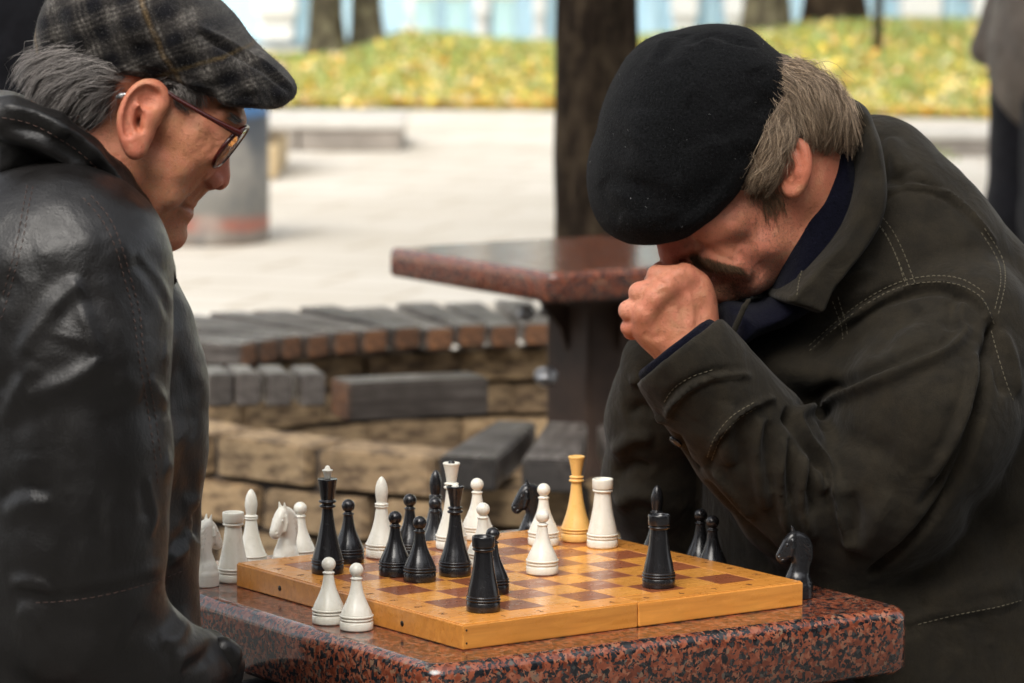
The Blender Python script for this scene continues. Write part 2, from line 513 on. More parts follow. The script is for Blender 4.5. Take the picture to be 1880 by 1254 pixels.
# ---- trees of the square
M['leaf'] = simple('autumn_leaf', (.20, .17, .03), .6, 3, .5)
def trunk_mesh(r0, r1, H, lean=(0, 0), flare=1.5, seg=36, rings=60, wob=.06):
    V, Q = [], []
    ph = RNG.uniform(0, 6, 6)
    for j in range(rings):
        t = j / (rings - 1); z = H * t ** 1.3
        r = r0 + (r1 - r0) * t
        r *= 1 + (flare - 1) * math.exp(-z / (r0 * 1.6))
        for i in range(seg):
            a = 2 * math.pi * i / seg
            k = 1 + wob * math.sin(3 * a + ph[0] + z) + wob * .7 * math.sin(5 * a + ph[1] + z * 2.1) + wob * .5 * math.sin(z * 3 + ph[2] + a) + wob * .45 * math.sin(11 * a + ph[3] + 2 * math.sin(z * 4)) + wob * .3 * math.sin(17 * z + 5 * a + ph[4])
            V.append((lean[0] * z / H + r * k * math.cos(a), lean[1] * z / H + r * k * math.sin(a), z))
    for j in range(rings - 1):
        for i in range(seg):
            i2 = (i + 1) % seg
            Q.append((j * seg + i, j * seg + i2, (j + 1) * seg + i2, (j + 1) * seg + i))
    return np.array(V), np.array(Q)
def tree(px, base_y, wpx, H, matk, label, lean=(0, 0), z0=0.0, crown_r=2.2, leaves=2500, crown_z=None, group='trees standing on the grassy bank', flare=1.4, leaf_s=.08, nl=7, open_left=None):
    x = (px - 940) / FPX * base_y / _c
    x = at_y(px, 100, base_y)[0]
    r = wpx / FPX * base_y / 2
    t = empty('tree', (x, base_y, z0 - .03))
    V, Q = trunk_mesh(r, r * .62, H, lean, flare)
    link_mesh('trunk', np_mesh('trunk', V, Q), M[matk], t, smooth=True)
    paths, rr = [], []
    for k in range(nl):
        a = k * 2.4 + RNG.uniform(0, 1); l = crown_r * RNG.uniform(.7, 1.1)
        z = H * RNG.uniform(.72, .97)
        s_ = np.linspace(0, 1, 6)[:, None]
        p0 = np.array([lean[0] * z / H, lean[1] * z / H, z]); dr = np.array([math.cos(a), math.sin(a), RNG.uniform(.35, .8)])
        P = p0 + s_ * dr * l + np.array([0, 0, .15]) * s_ ** 2 * l
        paths.append(P); rr.append(np.linspace(r * .4, r * .08, 6))
    Vt, Qt = tube_mesh(paths, rr, 7)
    link_mesh('limbs', np_mesh('limbs', Vt, Qt), M[matk], t, smooth=True)
    if leaves:
        n = leaves
        pts = []
        for P in paths:
            for q in P[2:]:
                pts.append(q)
        pts = np.array(pts); k = RNG.integers(0, len(pts), n)
        c = pts[k] + RNG.normal(0, crown_r * .22, (n, 3))
        A = RNG.normal(size=(n, 3)); A /= np.linalg.norm(A, axis=1, keepdims=True)
        B = np.cross(A, RNG.normal(size=(n, 3))); B /= np.linalg.norm(B, axis=1, keepdims=True)
        s = RNG.uniform(.6, 1.4, n)[:, None] * leaf_s
        c[:, 2] = np.maximum(c[:, 2], H * .62 + .3)
        if open_left is not None:
            k_ = (c[:, 0] + x > open_left) & (c[:, 1] + base_y > 6.0 + .8 * np.sin(c[:, 0] * 2)); c, A, B, s = c[k_], A[k_], B[k_], s[k_]; n = len(c)
        Vl = np.stack([c - A * s, c - B * s * .6, c + A * s, c + B * s * .6], 1).reshape(-1, 3)
        o = link_mesh('crown', np_mesh('crown', Vl, np.arange(n * 4).reshape(-1, 4)), M['leaf'], t)
        o['kind'] = 'stuff'
    o = tag(t, label, 'tree', group)
    return t
def bz(px, y):
    x = at_y(px, 100, y)[0]
    return float(.06 + bank_z(np.array(x), np.array(y)))
tree(1090, 10.6, 168, 5.2, 'bark', 'thick dark tree trunk rising behind the second granite table', group=None, flare=1.15, crown_r=6.5, leaves=15000, leaf_s=.13, nl=13, open_left=-1.3)  # unseen crown widened to shade the foreground, leaves cleared left and front for light
tree(595, 28.0, 60, 6, 'bark2', 'tree trunk right of the checked cap brim, leftmost of the two on the bank', z0=bz(595, 28.0))
tree(672, 28.4, 54, 6, 'bark2', 'tree trunk on the bank, just right of another trunk, left of centre', z0=bz(672, 28.4), lean=(-.3, 0))
tree(1402, 28.6, 74, 6, 'bark2', 'grey tree trunk on the bank directly above the black beret', z0=bz(1402, 28.6))
tree(1527, 28.8, 96, 6, 'bark', 'wide brown tree trunk at the top edge right of the black beret', z0=bz(1527, 28.8))
tree(1607, 26.6, 17, 2.4, 'bark', 'thin sapling stem standing on the leafy bank', z0=bz(1607, 26.6), crown_r=.7, leaves=300, flare=1.1)

# ---- white and light-blue building far behind
def building():
    y = 32.2
    t = empty('building', (0, y + 4, 0))
    white = simple('white_plaster', (.82, .82, .80), .8, 2, .05)
    blue = simple('light_blue_paint', (.52, .74, .87), .7, 2, .08)
    glass = simple('window_glass', (.70, .80, .86), .3)
    W_ = 70.0; H = 9.0
    def bx(name, cx, cy, cz, sx, sy, sz, m, p=t, bevel=0):
        o = box_obj(name, (cx, cy - (y + 4) if p is t else cy, cz), (sx, sy, sz), m, p, bevel=bevel); return o
    bx('wall', 0, y + 4, H / 2, W_, 7.6, H, white)
    bx('plinth', 0, y + .10, .2, W_, .24, .4, blue)
    bx('cornice', 0, y + .05, H - .3, W_ + 1, 1.0, .5, white)
    cols = [(465, 22, 'b'), (505, 62, 'w'), (548, 24, 'b'), (632, 40, 'b'), (760, 30, 'w'), (800, 26, 'b'), (880, 24, 'w'), (905, 16, 'b'), (985, 20, 'w'), (1190, 30, 'b'), (1250, 40, 'w'), (1300, 22, 'b'), (1340, 30, 'w'), (1455, 50, 'b'), (1600, 34, 'b'), (1680, 60, 'w'), (1740, 30, 'b'), (1800, 40, 'w')]
    for px, w, k in cols:
        x = at_y(px, 50, y)[0]; ww = w / FPX * y
        m_ = white if k == 'w' else blue
        p = bx('pilaster', x, y + .02, H / 2 - .3, ww, .45 if k == 'w' else .2, H - .7, m_, bevel=.03)
        if k == 'w':
            box_obj('pilaster_base', (0, -.02, -(H / 2 - .3) + .5), (ww * 1.25, .6, .5), white, p, bevel=.04)
    k = 0
    for x in np.arange(-33, 34, 2.2):
        if any(abs(x - at_y(px, 50, y)[0]) < 1.0 and abs(x) < 8 for px, w, q in cols[:0]): continue
        f = bx('window', x, y + .16, 3.2, 1.1, .12, 2.2, white)
        box_obj('pane', (0, -.04, 0), (.9, .08, 2.0), glass, f)
        k += 1
    tag(t, 'white building with light-blue trim far behind the bank', 'building')
    # low railing dots and wavy base along the foot of the building
    for px in (775, 835, 920):
        x = at_y(px, 55, 31)[0]
        b = empty('bollard', (x, 30.9, 0))
        box_obj('post', (0, 0, .22), (.16, .16, .44), blue, b, bevel=.02)
        box_obj('cap', (0, 0, .46), (.2, .2, .05), white, b, bevel=.01)
        tag(b, {775: 'light-blue bollard before the white building, leftmost of three', 835: 'light-blue bollard before the white building, middle of three', 920: 'light-blue bollard before the white building, nearest the thick dark trunk'}[px], 'bollard', 'bollards in front of the white building')
building()

# unseen dark evergreens added behind the camera to cut frontal light and darken reflections
n = 12000
a = RNG.uniform(rad(-172), rad(12), n); R_ = RNG.normal(9.5, .9, n); z = RNG.uniform(0, 1, n) ** .9 * (7.0 + 1.2 * np.sin(a * 7))
c = np.stack([R_ * np.cos(a), 1.5 + R_ * np.sin(a), z], 1)
A = RNG.normal(size=(n, 3)); A /= np.linalg.norm(A, axis=1, keepdims=True)
B = np.cross(A, RNG.normal(size=(n, 3))); B /= np.linalg.norm(B, axis=1, keepdims=True)
s = RNG.uniform(.15, .42, n)[:, None]
Vl = np.stack([c - A * s, c - B * s * .6, c + A * s, c + B * s * .6], 1).reshape(-1, 3)
tag(link_mesh('unseen_evergreens', np_mesh('unseen_evergreens', Vl, np.arange(n * 4).reshape(-1, 4)), simple('evergreen', (.012, .018, .008), .8, 1, .4)), 'unseen dark evergreens added behind the camera to block frontal light', 'trees', kind='stuff')

# ================================================================ RING BENCH ROUND THE SECOND TABLE
RC = np.array([.146, 7.81])
slat_mats = [M['slat'], M['slat_end']]
M['slat_dark'] = weathered('dark_slat_end', (.045, .038, .034), (.012, .010, .009), .6)
M['slat_grey'] = weathered('grey_plank_end', (.17, .15, .135), (.05, .042, .038), .6)
def slat_me(name, L_=.46, w0=.060, w1=.086, h=.046, mats=None):
    """tapered slat, along +X (inner end narrow), end faces another material"""
    bm = bmesh.new()
    vs = [bm.verts.new(p) for p in [(0, -w0 / 2, 0), (0, w0 / 2, 0), (0, w0 / 2, h), (0, -w0 / 2, h), (L_, -w1 / 2, 0), (L_, w1 / 2, 0), (L_, w1 / 2, h), (L_, -w1 / 2, h)]]
    for q in [(0, 1, 2, 3), (4, 7, 6, 5), (3, 2, 6, 7), (0, 4, 5, 1), (0, 3, 7, 4), (1, 5, 6, 2)]:
        bm.faces.new([vs[i] for i in q])
    bmesh.ops.recalc_face_normals(bm, faces=bm.faces)
    bmesh.ops.bevel(bm, geom=list(bm.edges), offset=.004, segments=2, affect='EDGES')
    for f in bm.faces:
        f.material_index = 1 if abs(f.normal.x) > .8 else 0
    me = bpy.data.meshes.new(name); bm.to_mesh(me); bm.free()
    for m_ in (mats or slat_mats): me.materials.append(m_)
    return me
# brick meshes (jittered, worn edges)
def brick_me(seed):
    rg = random.Random(seed)
    bm = bmesh.new()
    bmesh.ops.create_cube(bm, size=1)
    bmesh.ops.bevel(bm, geom=list(bm.edges), offset=.035, segments=2, affect='EDGES')
    for v in bm.verts:
        v.co += Vector((rg.uniform(-1, 1) * .008, rg.uniform(-1, 1) * .012, rg.uniform(-1, 1) * .02))
    me = bpy.data.meshes.new('brick'); bm.to_mesh(me); bm.free()
    me.materials.append(M['brick'])
    return me
BR = [brick_me(i) for i in range(5)]
def brick(parent, loc, size, rz):
    o = bpy.data.objects.new('brick', random.choice(BR)); COL.objects.link(o)
    o.parent = parent; o.location = loc; o.scale = size
    o.rotation_euler = (random.uniform(-.01, .01), random.uniform(-.012, .012), rz + random.uniform(-.02, .02))
def arc_wall(parent, cen, R, a0, a1, zt, thick, step=.25, bh=.074, rows=6, origin=(0, 0)):
    """courses of single bricks on an arc, dark mortar core behind them"""
    n = max(1, round(abs(a1 - a0) * R / step)); step = abs(a1 - a0) * R / n
    for r in range(rows):
        z = zt - (r + .5) * bh
        if z < 0: break
        for i in range(n + (r % 2)):
            a = a0 + (a1 - a0) * (i + .5 - (r % 2) * .5) / n
            if a < min(a0, a1) or a > max(a0, a1): a = min(max(a, min(a0, a1)), max(a0, a1))
            rr = R + random.uniform(-.012, .008)
            brick(parent, (cen[0] + rr * math.cos(a) - origin[0], cen[1] + rr * math.sin(a) - origin[1], z), (thick, step * (R + thick * .5) / R - .030, bh - .012), a)
    V, Q = [], []
    k = 30
    for i in range(k + 1):
        a = a0 + (a1 - a0) * i / k
        for rr in (R - thick * .30, R + thick * .30):
            for z in (0, zt - .012):
                V.append((cen[0] + rr * math.cos(a) - origin[0], cen[1] + rr * math.sin(a) - origin[1], z))
    for i in range(k):
        p, q = i * 4, i * 4 + 4
        Q += [(p, q, q + 1, p + 1), (p + 2, p + 3, q + 3, q + 2), (p + 1, q + 1, q + 3, p + 3)]
    Q += [(0, 1, 3, 2), (k * 4, k * 4 + 2, k * 4 + 3, k * 4 + 1)]
    link_mesh('mortar', np_mesh('mortar', V, Q), M['mortar'], parent)

def ring_bench(a0, a1, label, pitch_in=.0735, RI=.80, wallR=.95, zt=.48, jit=.0, wide=0):
    org = (RC[0] + math.cos((a0 + a1) / 2), RC[1] + math.sin((a0 + a1) / 2))
    t = empty('slatted_bench', (org[0], org[1], 0))
    me = slat_me('slat', .46, .070, .096, .055, (M['slat'], M['slat_dark'])) if wide else slat_me('slat')
    da = pitch_in / RI
    k = int((a1 - a0) / da)
    for i in range(k + 1):
        a = a0 + da * (i + .5)
        o = bpy.data.objects.new('slat', me); COL.objects.link(o); o.parent = t
        ri = RI + random.uniform(-.012, .012)
        o.location = (RC[0] + ri * math.cos(a) - org[0], RC[1] + ri * math.sin(a) - org[1], zt - (.055 if wide else .046) + random.uniform(-.004, .004))
        o.rotation_euler = (random.uniform(-.03, .03), random.uniform(-.008, .008), a + random.uniform(-.012, .012))
    arc_wall(t, RC, wallR, a0, a1, zt - .062, .115, origin=org)
    return tag(t, label, 'bench', 'pieces of the ring bench around the second table')
ring_bench(rad(78), rad(149), 'long curved arc of dark weathered slats on bricks behind the second table')
t = ring_bench(rad(-103), rad(-68), 'near piece of slatted bench with dark plank ends above the chess pieces', pitch_in=.088, RI=.80, wallR=1.08, zt=.488, wide=1)

# brick base that lost its seat, left of centre
t = empty('brick_wall', (-.35, 7.0, 0))
arc_wall(t, (.146, 7.81), .90, rad(-180), rad(-106), .45, .125, step=.25, bh=.082, rows=6, origin=(-.35, 7.0))
tag(t, 'curved sandy brick base with no seat, directly behind the chess pieces', 'wall')
# planks dumped on it
def plank(p0, p1, w, h, z, label, name='wooden_block', cat='wood', group=None, tilt=0, mats=None):
    d = np.array(p1) - np.array(p0); L_ = float(np.linalg.norm(d))
    me = slat_me('plank', L_, w, w, h, mats)
    o = bpy.data.objects.new(name, me); COL.objects.link(o)
    o.location = (p0[0], p0[1], z); o.rotation_euler = (tilt, 0, math.atan2(d[1], d[0]))
    return tag(o, label, cat, group)
def pz(px, py, z): return at_z(px, py, z)[:2]
zt = .452
blk = [(407, 'square plank end on the brick base, leftmost of the dumped row'), (457, 'square plank end on the brick base, second of the dumped row'), (515, 'square plank end on the brick base, third of the dumped row'), (577, 'pale-faced plank end touching the rusty end of the long beam')]
for i, (px, lb) in enumerate(blk):
    p = np.array(pz(px, 752, zt))
    plank(p + [0, 0], p + [-.03, .13], .046, .062, zt + (.002 if i else .0), lb, group='plank ends dumped on the brick base', mats=(M['slat'], M['slat_grey']))
pa = np.array(pz(625, 772, zt)); pb = np.array(pz(880, 757, zt))
plank(pa, pb, .10, .07, zt + .001, 'long dark beam with a rusty orange end lying on the bricks', 'wooden_beam')

# ================================================================ GRANITE TABLES
def rounded_slab(sx, sy, h, rc=.025, rf=.013, seg=8, segf=7):
    """slab with rounded plan corners and a rounded top edge; origin at the near corner, extends +x +y, top at z=0"""
    def outline(ins):
        pts = []
        r = max(rc - ins, .001)
        for (cx, cy, a0) in ((sx - rc, rc, -90), (sx - rc, sy - rc, 0), (rc, sy - rc, 90), (rc, rc, 180)):
            for k in range(seg + 1):
                a = rad(a0 + 90 * k / seg)
                pts.append((cx + r * math.cos(a), cy + r * math.sin(a)))
        return pts
    levels = []
    levels.append((.006, -h)); levels.append((0.0, -h + .006)); levels.append((0, -rf))
    for k in range(1, segf + 1):
        a = math.pi / 2 * k / segf
        levels.append((rf * (1 - math.cos(a)), -rf + rf * math.sin(a)))
    V, Q = [], []
    for ins, z in levels:
        for x, y in outline(ins): V.append((x, y, z))
    n = 4 * (seg + 1)
    for j in range(len(levels) - 1):
        for i in range(n):
            i2 = (i + 1) % n
            Q.append((j * n + i, j * n + i2, (j + 1) * n + i2, (j + 1) * n + i))
    me = bpy.data.meshes.new('slab')
    F = [tuple(q) for q in Q] + [tuple(range((len(levels) - 1) * n, len(levels) * n)), tuple(range(n - 1, -1, -1))]
    me.from_pydata(V, [], F)
    me.polygons.foreach_set('use_smooth', np.ones(len(me.polygons), bool))
    me.polygons[len(F) - 2].use_smooth = False; me.polygons[len(F) - 1].use_smooth = False
    return me
def granite_table(N, ang, sx, sy, ztop, h, label):
    t = empty('granite_table', (N[0], N[1], 0), ang)
    o = link_mesh('slab', rounded_slab(sx, sy, h), M['granite'], t); o.location = (0, 0, ztop)
    c = (sx / 2, sy / 2)
    bm = bmesh.new()
    add_box(bm, (c[0], c[1], (ztop - h) / 2), (.145, .145, ztop - h - .002), None, .008)
    leg = bm_obj('pedestal', bm, M['iron'], t)
    box_obj('base_plate', (c[0], c[1], .012), (.34, .34, .024), M['iron'], t, bevel=.004)
    box_obj('top_plate', (c[0], c[1], ztop - h - .011), (.36, .36, .018), M['iron'], t, bevel=.003)
    for k in range(4):
        a = k * math.pi / 2
        bm = bmesh.new()
        pts = [(.0735, ztop - h - .021), (.14, ztop - h - .021), (.125, ztop - h - .045), (.09, ztop - h - .085), (.0735, ztop - h - .13)]
        f1 = [bm.verts.new((x, -.006, z)) for x, z in pts]; f2 = [bm.verts.new((x, .006, z)) for x, z in pts]
        bm.faces.new(f1); bm.faces.new(f2[::-1])
        for i in range(5): bm.faces.new((f1[i], f2[i], f2[(i + 1) % 5], f1[(i + 1) % 5]))
        bmesh.ops.recalc_face_normals(bm, faces=bm.faces)
        g_ = bm_obj('gusset', bm, M['iron'], t); g_.location = (c[0], c[1], 0); g_.rotation_euler = (0, 0, a)
    return tag(t, label, 'table', 'red granite chess tables')
TZ = .75
T1 = granite_table((-.072, 3.536), rad(33.5), .557, .60, TZ, .064, 'red granite table under the chessboard, in the foreground')
T2 = granite_table((.068, 7.22), rad(32.5), .60, .58, .73, .055, 'second red granite table, empty, blurred in the background')
# small steel fittings under the second slab
def fitting(px, py, y, s, rz):
    p = at_y(px, py, y)
    o = bpy.data.objects.new('steel_fitting', None)
    bm = bmesh.new()
    bmesh.ops.create_uvsphere(bm, u_segments=14, v_segments=10, radius=s)
    for v in bm.verts:
        v.co.x *= 1 + .35 * math.sin(v.co.z * 300); v.co.z *= .8
    o = bm_obj('steel_fitting', bm, M['steel'], T2, smooth=True)
    Mi = (Matrix.Translation(T2.location) @ Matrix.Rotation(T2.rotation_euler.z, 4, 'Z')).inverted()
    o.location = Mi @ Vector(p)
    o.rotation_euler = (0, .5, rz)
fitting(964, 575, 7.55, .018, .4); fitting(1002, 570, 7.6, .014, 1.2); fitting(1003, 690, 7.5, .023, .9)
# ================================================================ CHESSBOARD
BN = np.array([-.0435, 3.6175]); BA = rad(35.28); BS, BS2, BT = .400, .396, .0238
board = empty('chessboard', (BN[0], BN[1], TZ + .0004), BA)
def bpt(i, j):          # board coordinates (metres along the near edges) -> world xy
    return np.array([BN[0] + i * math.cos(BA) - j * math.sin(BA), BN[1] + i * math.sin(BA) + j * math.cos(BA)])
BB = .0345; BG = (BS - 2 * BB) / 8; BG2 = (BS2 - 2 * BB) / 8
half = BS / 2 - .0006
for k in range(2):
    bm = bmesh.new()
    add_box(bm, (0, 0, 0), (half, BS2, BT - .0010), None, .0012)
    rg = random.Random(k + 3)
    for v in bm.verts: v.co += Vector((0, rg.uniform(-.0002, .0002), 0))
    o = bm_obj('board_half', bm, M['board_wood'], board)
    o.location = (half / 2 + k * (half + .0012), BS2 / 2, (BT - .0010) / 2)
# frame rails laid round the playing field, proud of the box by under a millimetre
def rail(x0, y0, x1, y1):
    bm = bmesh.new(); add_box(bm, (0, 0, 0), (x1 - x0, y1 - y0, .0012), None, .0004)
    o = bm_obj('frame_rail', bm, M['board_wood'], board)
    o.location = ((x0 + x1) / 2, (y0 + y1) / 2, BT - .0006)
e = .0012
for k in range(2):
    xa = e if k == 0 else BS / 2 + .0006; xb = BS / 2 - .0006 if k == 0 else BS - e
    rail(xa, e, xb, BB - .0012); rail(xa, BS2 - BB + .0012, xb, BS2 - e)
rail(e, BB - .0008, BB - .0012, BS2 - BB + .0008); rail(BS - BB + .0012, BB - .0008, BS - e, BS2 - BB + .0008)
bm = bmesh.new(); add_box(bm, (0, 0, 0), (BG - .0002, BG2 - .0002, .0011), None, .00015)
sqm = bpy.data.meshes.new('square'); bm.to_mesh(sqm); bm.free()
sqd = sqm.copy(); sqm.materials.append(M['sq_light']); sqd.materials.append(M['sq_dark'])
for i in range(8):
    for j in range(8):
        dark = (i + j) % 2 == 1
        o = bpy.data.objects.new('dark_square' if dark else 'light_square', sqd if dark else sqm)
        COL.objects.link(o); o.parent = board
        gx = BB + (i + .5) * BG + (-.0003 if i < 4 else .0003)
        o.location = (gx, BB + (j + .5) * BG2, BT - .00065)
        if not dark and (i * 3 + j) % 2: o.rotation_euler = (0, 0, math.pi)
# stamped coordinates on the rails, dark screws on the left side
def stamp(txt, x, y, rz):
    cu = bpy.data.curves.new('t', 'FONT'); cu.body = txt; cu.size = .0105; cu.align_x = 'CENTER'; cu.align_y = 'CENTER'; cu.extrude = .00008
    ob = bpy.data.objects.new('t', cu)
    me = bpy.data.meshes.new_from_object(ob)
    bpy.data.objects.remove(ob)
    o = link_mesh('stamped_letter' if txt.isalpha() else 'stamped_number', me, M['ink'], board)
    o.location = (x, y, BT + .0001); o.rotation_euler = (0, 0, rz)
for k in range(8):
    stamp('ABCDEFGH'[7 - k], BB * .42, BB + (k + .5) * BG2, -math.pi / 2)
    stamp(str(k + 1), BB + (k + .5) * BG, BB * .42, 0)
    stamp('ABCDEFGH'[7 - k], BS - BB * .42, BB + (k + .5) * BG2, -math.pi / 2)
    stamp(str(k + 1), BB + (k + .5) * BG, BS2 - BB * .42, 0)
for yy, zz in ((.10, .009), (.315, .010)):
    bm = bmesh.new(); bmesh.ops.create_uvsphere(bm, u_segments=10, v_segments=6, radius=.0028)
    o = bm_obj('screw', bm, M['screw'], board, smooth=True); o.location = (.0002, yy, zz); o.scale = (.5, 1, 1)
for zz in (.006, .018):
    bm = bmesh.new(); bmesh.ops.create_uvsphere(bm, u_segments=8, v_segments=6, radius=.0011)
    o = bm_obj('screw', bm, M['screw'], board, smooth=True); o.location = (.004, 0.0, zz); o.scale = (1, .3, 1)
tag(board, 'varnished wooden folding chessboard lying open on the granite table', 'chessboard')
BZ = TZ + .0004 + BT

# ================================================================ CHESSMEN
def lathe(prof, seg=40):
    """prof: list of (r, z); smooth Catmull refinement where the points are dense enough"""
    V, Q = [], []
    pr = [p for p in prof]
    for r, z in pr:
        for i in range(seg):
            a = 2 * math.pi * i / seg; V.append((max(r, 1e-5) * math.cos(a), max(r, 1e-5) * math.sin(a), z))
    for j in range(len(pr) - 1):
        for i in range(seg):
            i2 = (i + 1) % seg
            Q.append((j * seg + i, j * seg + i2, (j + 1) * seg + i2, (j + 1) * seg + i))
    return np_mesh('lathe', V, Q)
def cat(pts, n=6):
    """Catmull-Rom through pts"""
    P = [pts[0]] + list(pts) + [pts[-1]]; out = []
    for i in range(1, len(P) - 2):
        p0, p1, p2, p3 = [np.array(P[i + k]) for k in (-1, 0, 1, 2)]
        for k in range(n):
            t = k / n
            out.append(tuple(.5 * ((2 * p1) + (-p0 + p2) * t + (2 * p0 - 5 * p1 + 4 * p2 - p3) * t * t + (-p0 + 3 * p1 - 3 * p2 + p3) * t ** 3)))
    out.append(tuple(P[-2])); return out
def ball(c, r, a0=-70, a1=90, n=14):
    return [(r * math.cos(rad(a0 + (a1 - a0) * k / n)), c + r * math.sin(rad(a0 + (a1 - a0) * k / n))) for k in range(n + 1)]
def torus(c, R, r, n=6):
    return [(R + r * math.cos(rad(-90 + 180 * k / n)), c + r * math.sin(rad(-90 + 180 * k / n))) for k in range(n + 1)]
R0 = .0158
base_w = [(0, 0), (R0 * .93, 0), (R0 * .985, .0006), (R0, .0016), (R0, .0072), (R0 * .97, .0078), (R0 * .925, .0082), (R0 * .925, .0088)] + torus(.0100, R0 * .93, .0011) + [(R0 * .925, .0113), (R0 * .93, .0117)] + torus(.0131, R0 * .95, .0012) + [(R0 * .955, .0145)]
base_b = [(0, 0), (R0 * .96, 0), (R0 * 1.0, .0006), (R0 * 1.0, .0082), (R0 * .97, .0088), (R0 * .93, .0090)] + torus(.0106, R0 * .965, .0011) + [(R0 * .93, .0121)] + torus(.0132, R0 * .94, .0010) + [(R0 * .95, .0145)]
def body(base, pts): return base + cat([(base[-1][0], base[-1][1])] + pts, 6)[1:]
def pawn_p(b):
    return body(b, [(.0131, .0195), (.0100, .0262), (.0072, .0335), (.0056, .0405), (.0048, .0468)]) + torus(.0482, .0051, .0007) + [(.0046, .0490), (.0043, .0498)] + ball(.0563, .0067, -62, 90)
def rook_p(b):
    return body(b, [(.0138, .021), (.0118, .030), (.0100, .040), (.0088, .050), (.0082, .056)]) + torus(.0578, .0094, .0010) + [(.0090, .0590), (.0092, .0596), (.0103, .0600), (.0106, .0606), (.0107, .0688), (.0105, .0696), (.0100, .0700), (.0088, .0698), (.0084, .0690), (.0082, .0665), (.0, .0660)]
def bishop_p(b):
    return body(b, [(.0128, .020), (.0098, .028), (.0075, .037), (.0062, .045), (.0055, .0495)]) + torus(.0510, .0060, .0008) + [(.0062, .0520)] + torus(.0533, .0062, .0007) + [(.0055, .0544)] + cat([(.0050, .0550), (.0059, .060), (.0064, .0655), (.0058, .0710), (.0042, .0762), (.0020, .0798), (0, .0812)], 4)
def queen_p(b, cup=True):
    return body(b, [(.0132, .020), (.0103, .029), (.0078, .040), (.0062, .051), (.0053, .0605)]) + torus(.0622, .0066, .0012) + [(.0060, .0640)] + torus(.0660, .0064, .0009) + cat([(.0050, .0674), (.0056, .072), (.0068, .079), (.0082, .0850)], 5) + [(.0086, .0855), (.0087, .0868), (.0084, .0874), (.0078, .0876), (.0068, .0868), (.0, .0866)]
def king_p(b):
    return body(b, [(.0132, .021), (.0104, .032), (.0078, .044), (.0060, .055), (.0052, .0640)]) + torus(.0658, .0070, .0011) + [(.0058, .0672), (.0058, .0690)] + torus(.0704, .0074, .0012) + [(.0064, .0722), (.0066, .0728), (.0094, .0912), (.0097, .0920), (.0096, .0928), (.0088, .0926), (.0, .0922)]
ME = {}
for nm, fn in (('pawn', pawn_p), ('rook', rook_p), ('bishop', bishop_p), ('queen', queen_p), ('king', king_p)):
    ME[nm, 'w'] = lathe(fn(base_w)); ME[nm, 'b'] = lathe(fn(base_b))
ME['dome'] = lathe(ball(.0, .0036, -20, 90, 8), 20)
ME['finial'] = lathe([(0, 0), (.0026, .0), (.0030, .0012), (.0046, .0078), (.0054, .0086), (.0050, .0092), (.0030, .0100), (.0024, .0118), (.0016, .0130), (0, .0136)], 16)
CM = {'w': M['white_piece'], 'b': M['black_piece'], 'y': M['yellow_piece']}
WORD = {'w': 'white', 'b': 'black', 'y': 'yellow'}
def piece(kind, col, px, y, zb, label, rz=0.0, tip=None, lean=(0, 0)):
    x = float(at_y(px, 1050, y)[0])
    me = ME[kind, 'w' if col == 'y' else col]
    o = bpy.data.objects.new('chess_' + kind, me.copy() if len(me.materials) and me.materials[0] != CM[col] else me)
    if len(o.data.materials) == 0: o.data.materials.append(CM[col])
    else: o.data.materials[0] = CM[col]
    o.data.polygons.foreach_set('use_smooth', np.ones(len(o.data.polygons), bool))
    COL.objects.link(o)
    o.location = (x, y, zb + .0003); o.rotation_euler = (lean[0], lean[1], rz)
    if tip:
        m2 = ME[tip[0]].copy(); m2.materials.append(CM[tip[1]])
        t = link_mesh('finial', m2, None, o, smooth=True)
        t.location = (0, 0, tip[2])
    tag(o, label, 'chess piece', {'w': 'white chessmen', 'b': 'black chessmen', 'y': None}[col])
    return o
T_, B_ = TZ, BZ
piece('rook', 'w', 432, 3.969, T_, 'white rook off the board, beside its left corner', 1)
piece('bishop', 'w', 465, 4.046, T_, 'white bishop standing on the granite behind the left board corner', 2)
piece('pawn', 'w', 555, 4.078, T_, 'white pawn on the granite behind the board, right of a white knight', 3)
piece('pawn', 'w', 607, 3.749, T_, 'white pawn on the granite before the board, farther left of the front two', 4)
piece('pawn', 'w', 658, 3.718, T_, 'white pawn on the granite before the board, nearest of all white pawns', 5)
piece('bishop', 'w', 704, 3.976, B_, 'white bishop standing on the board, between black pawns', 6)
piece('queen', 'w', 832, 4.029, B_, 'white queen with a black bead on top', 7, ('dome', 'b', .0866))
piece('pawn', 'w', 879, 4.086, B_, 'white pawn just right of the white queen, farthest back', 1)
piece('pawn', 'w', 890, 3.927, B_, 'white pawn half hidden behind the dented black rook', 2)
piece('pawn', 'w', 1001, 4.053, B_, 'white pawn at the back of the board beside the black knight', 3)
piece('pawn', 'w', 999, 3.885, B_, 'white pawn alone in the middle of the board on the hinge line', 4)
piece('queen', 'y', 1061, 4.078, B_, 'yellow queen without a bead, the only yellow piece', 5)
piece('rook', 'w', 1109, 4.041, B_, 'white rook on the board, beside the yellow queen', 6)
piece('king', 'b', 605, 3.884, B_, 'black king with a white pointed finial', 1, ('finial', 'w', .0923))
piece('pawn', 'b', 643, 3.945, B_, 'black pawn just behind the black king', 2)
piece('pawn', 'b', 729, 3.873, B_, 'black pawn left of the foremost black pawn, in front of the white bishop', 3)
piece('pawn', 'b', 756, 3.980, B_, 'black pawn second row back, between the white bishop and black bishop', 4)
piece('pawn', 'b', 774, 3.843, B_, 'black pawn foremost of the left group, left of the black queen', 5)
piece('bishop', 'b', 803, 4.182, T_, 'black bishop behind the board at the white queen\'s left', 6)
piece('pawn', 'b', 802, 4.114, T_, 'black pawn on the granite behind the board, in front of a black bishop', 7)
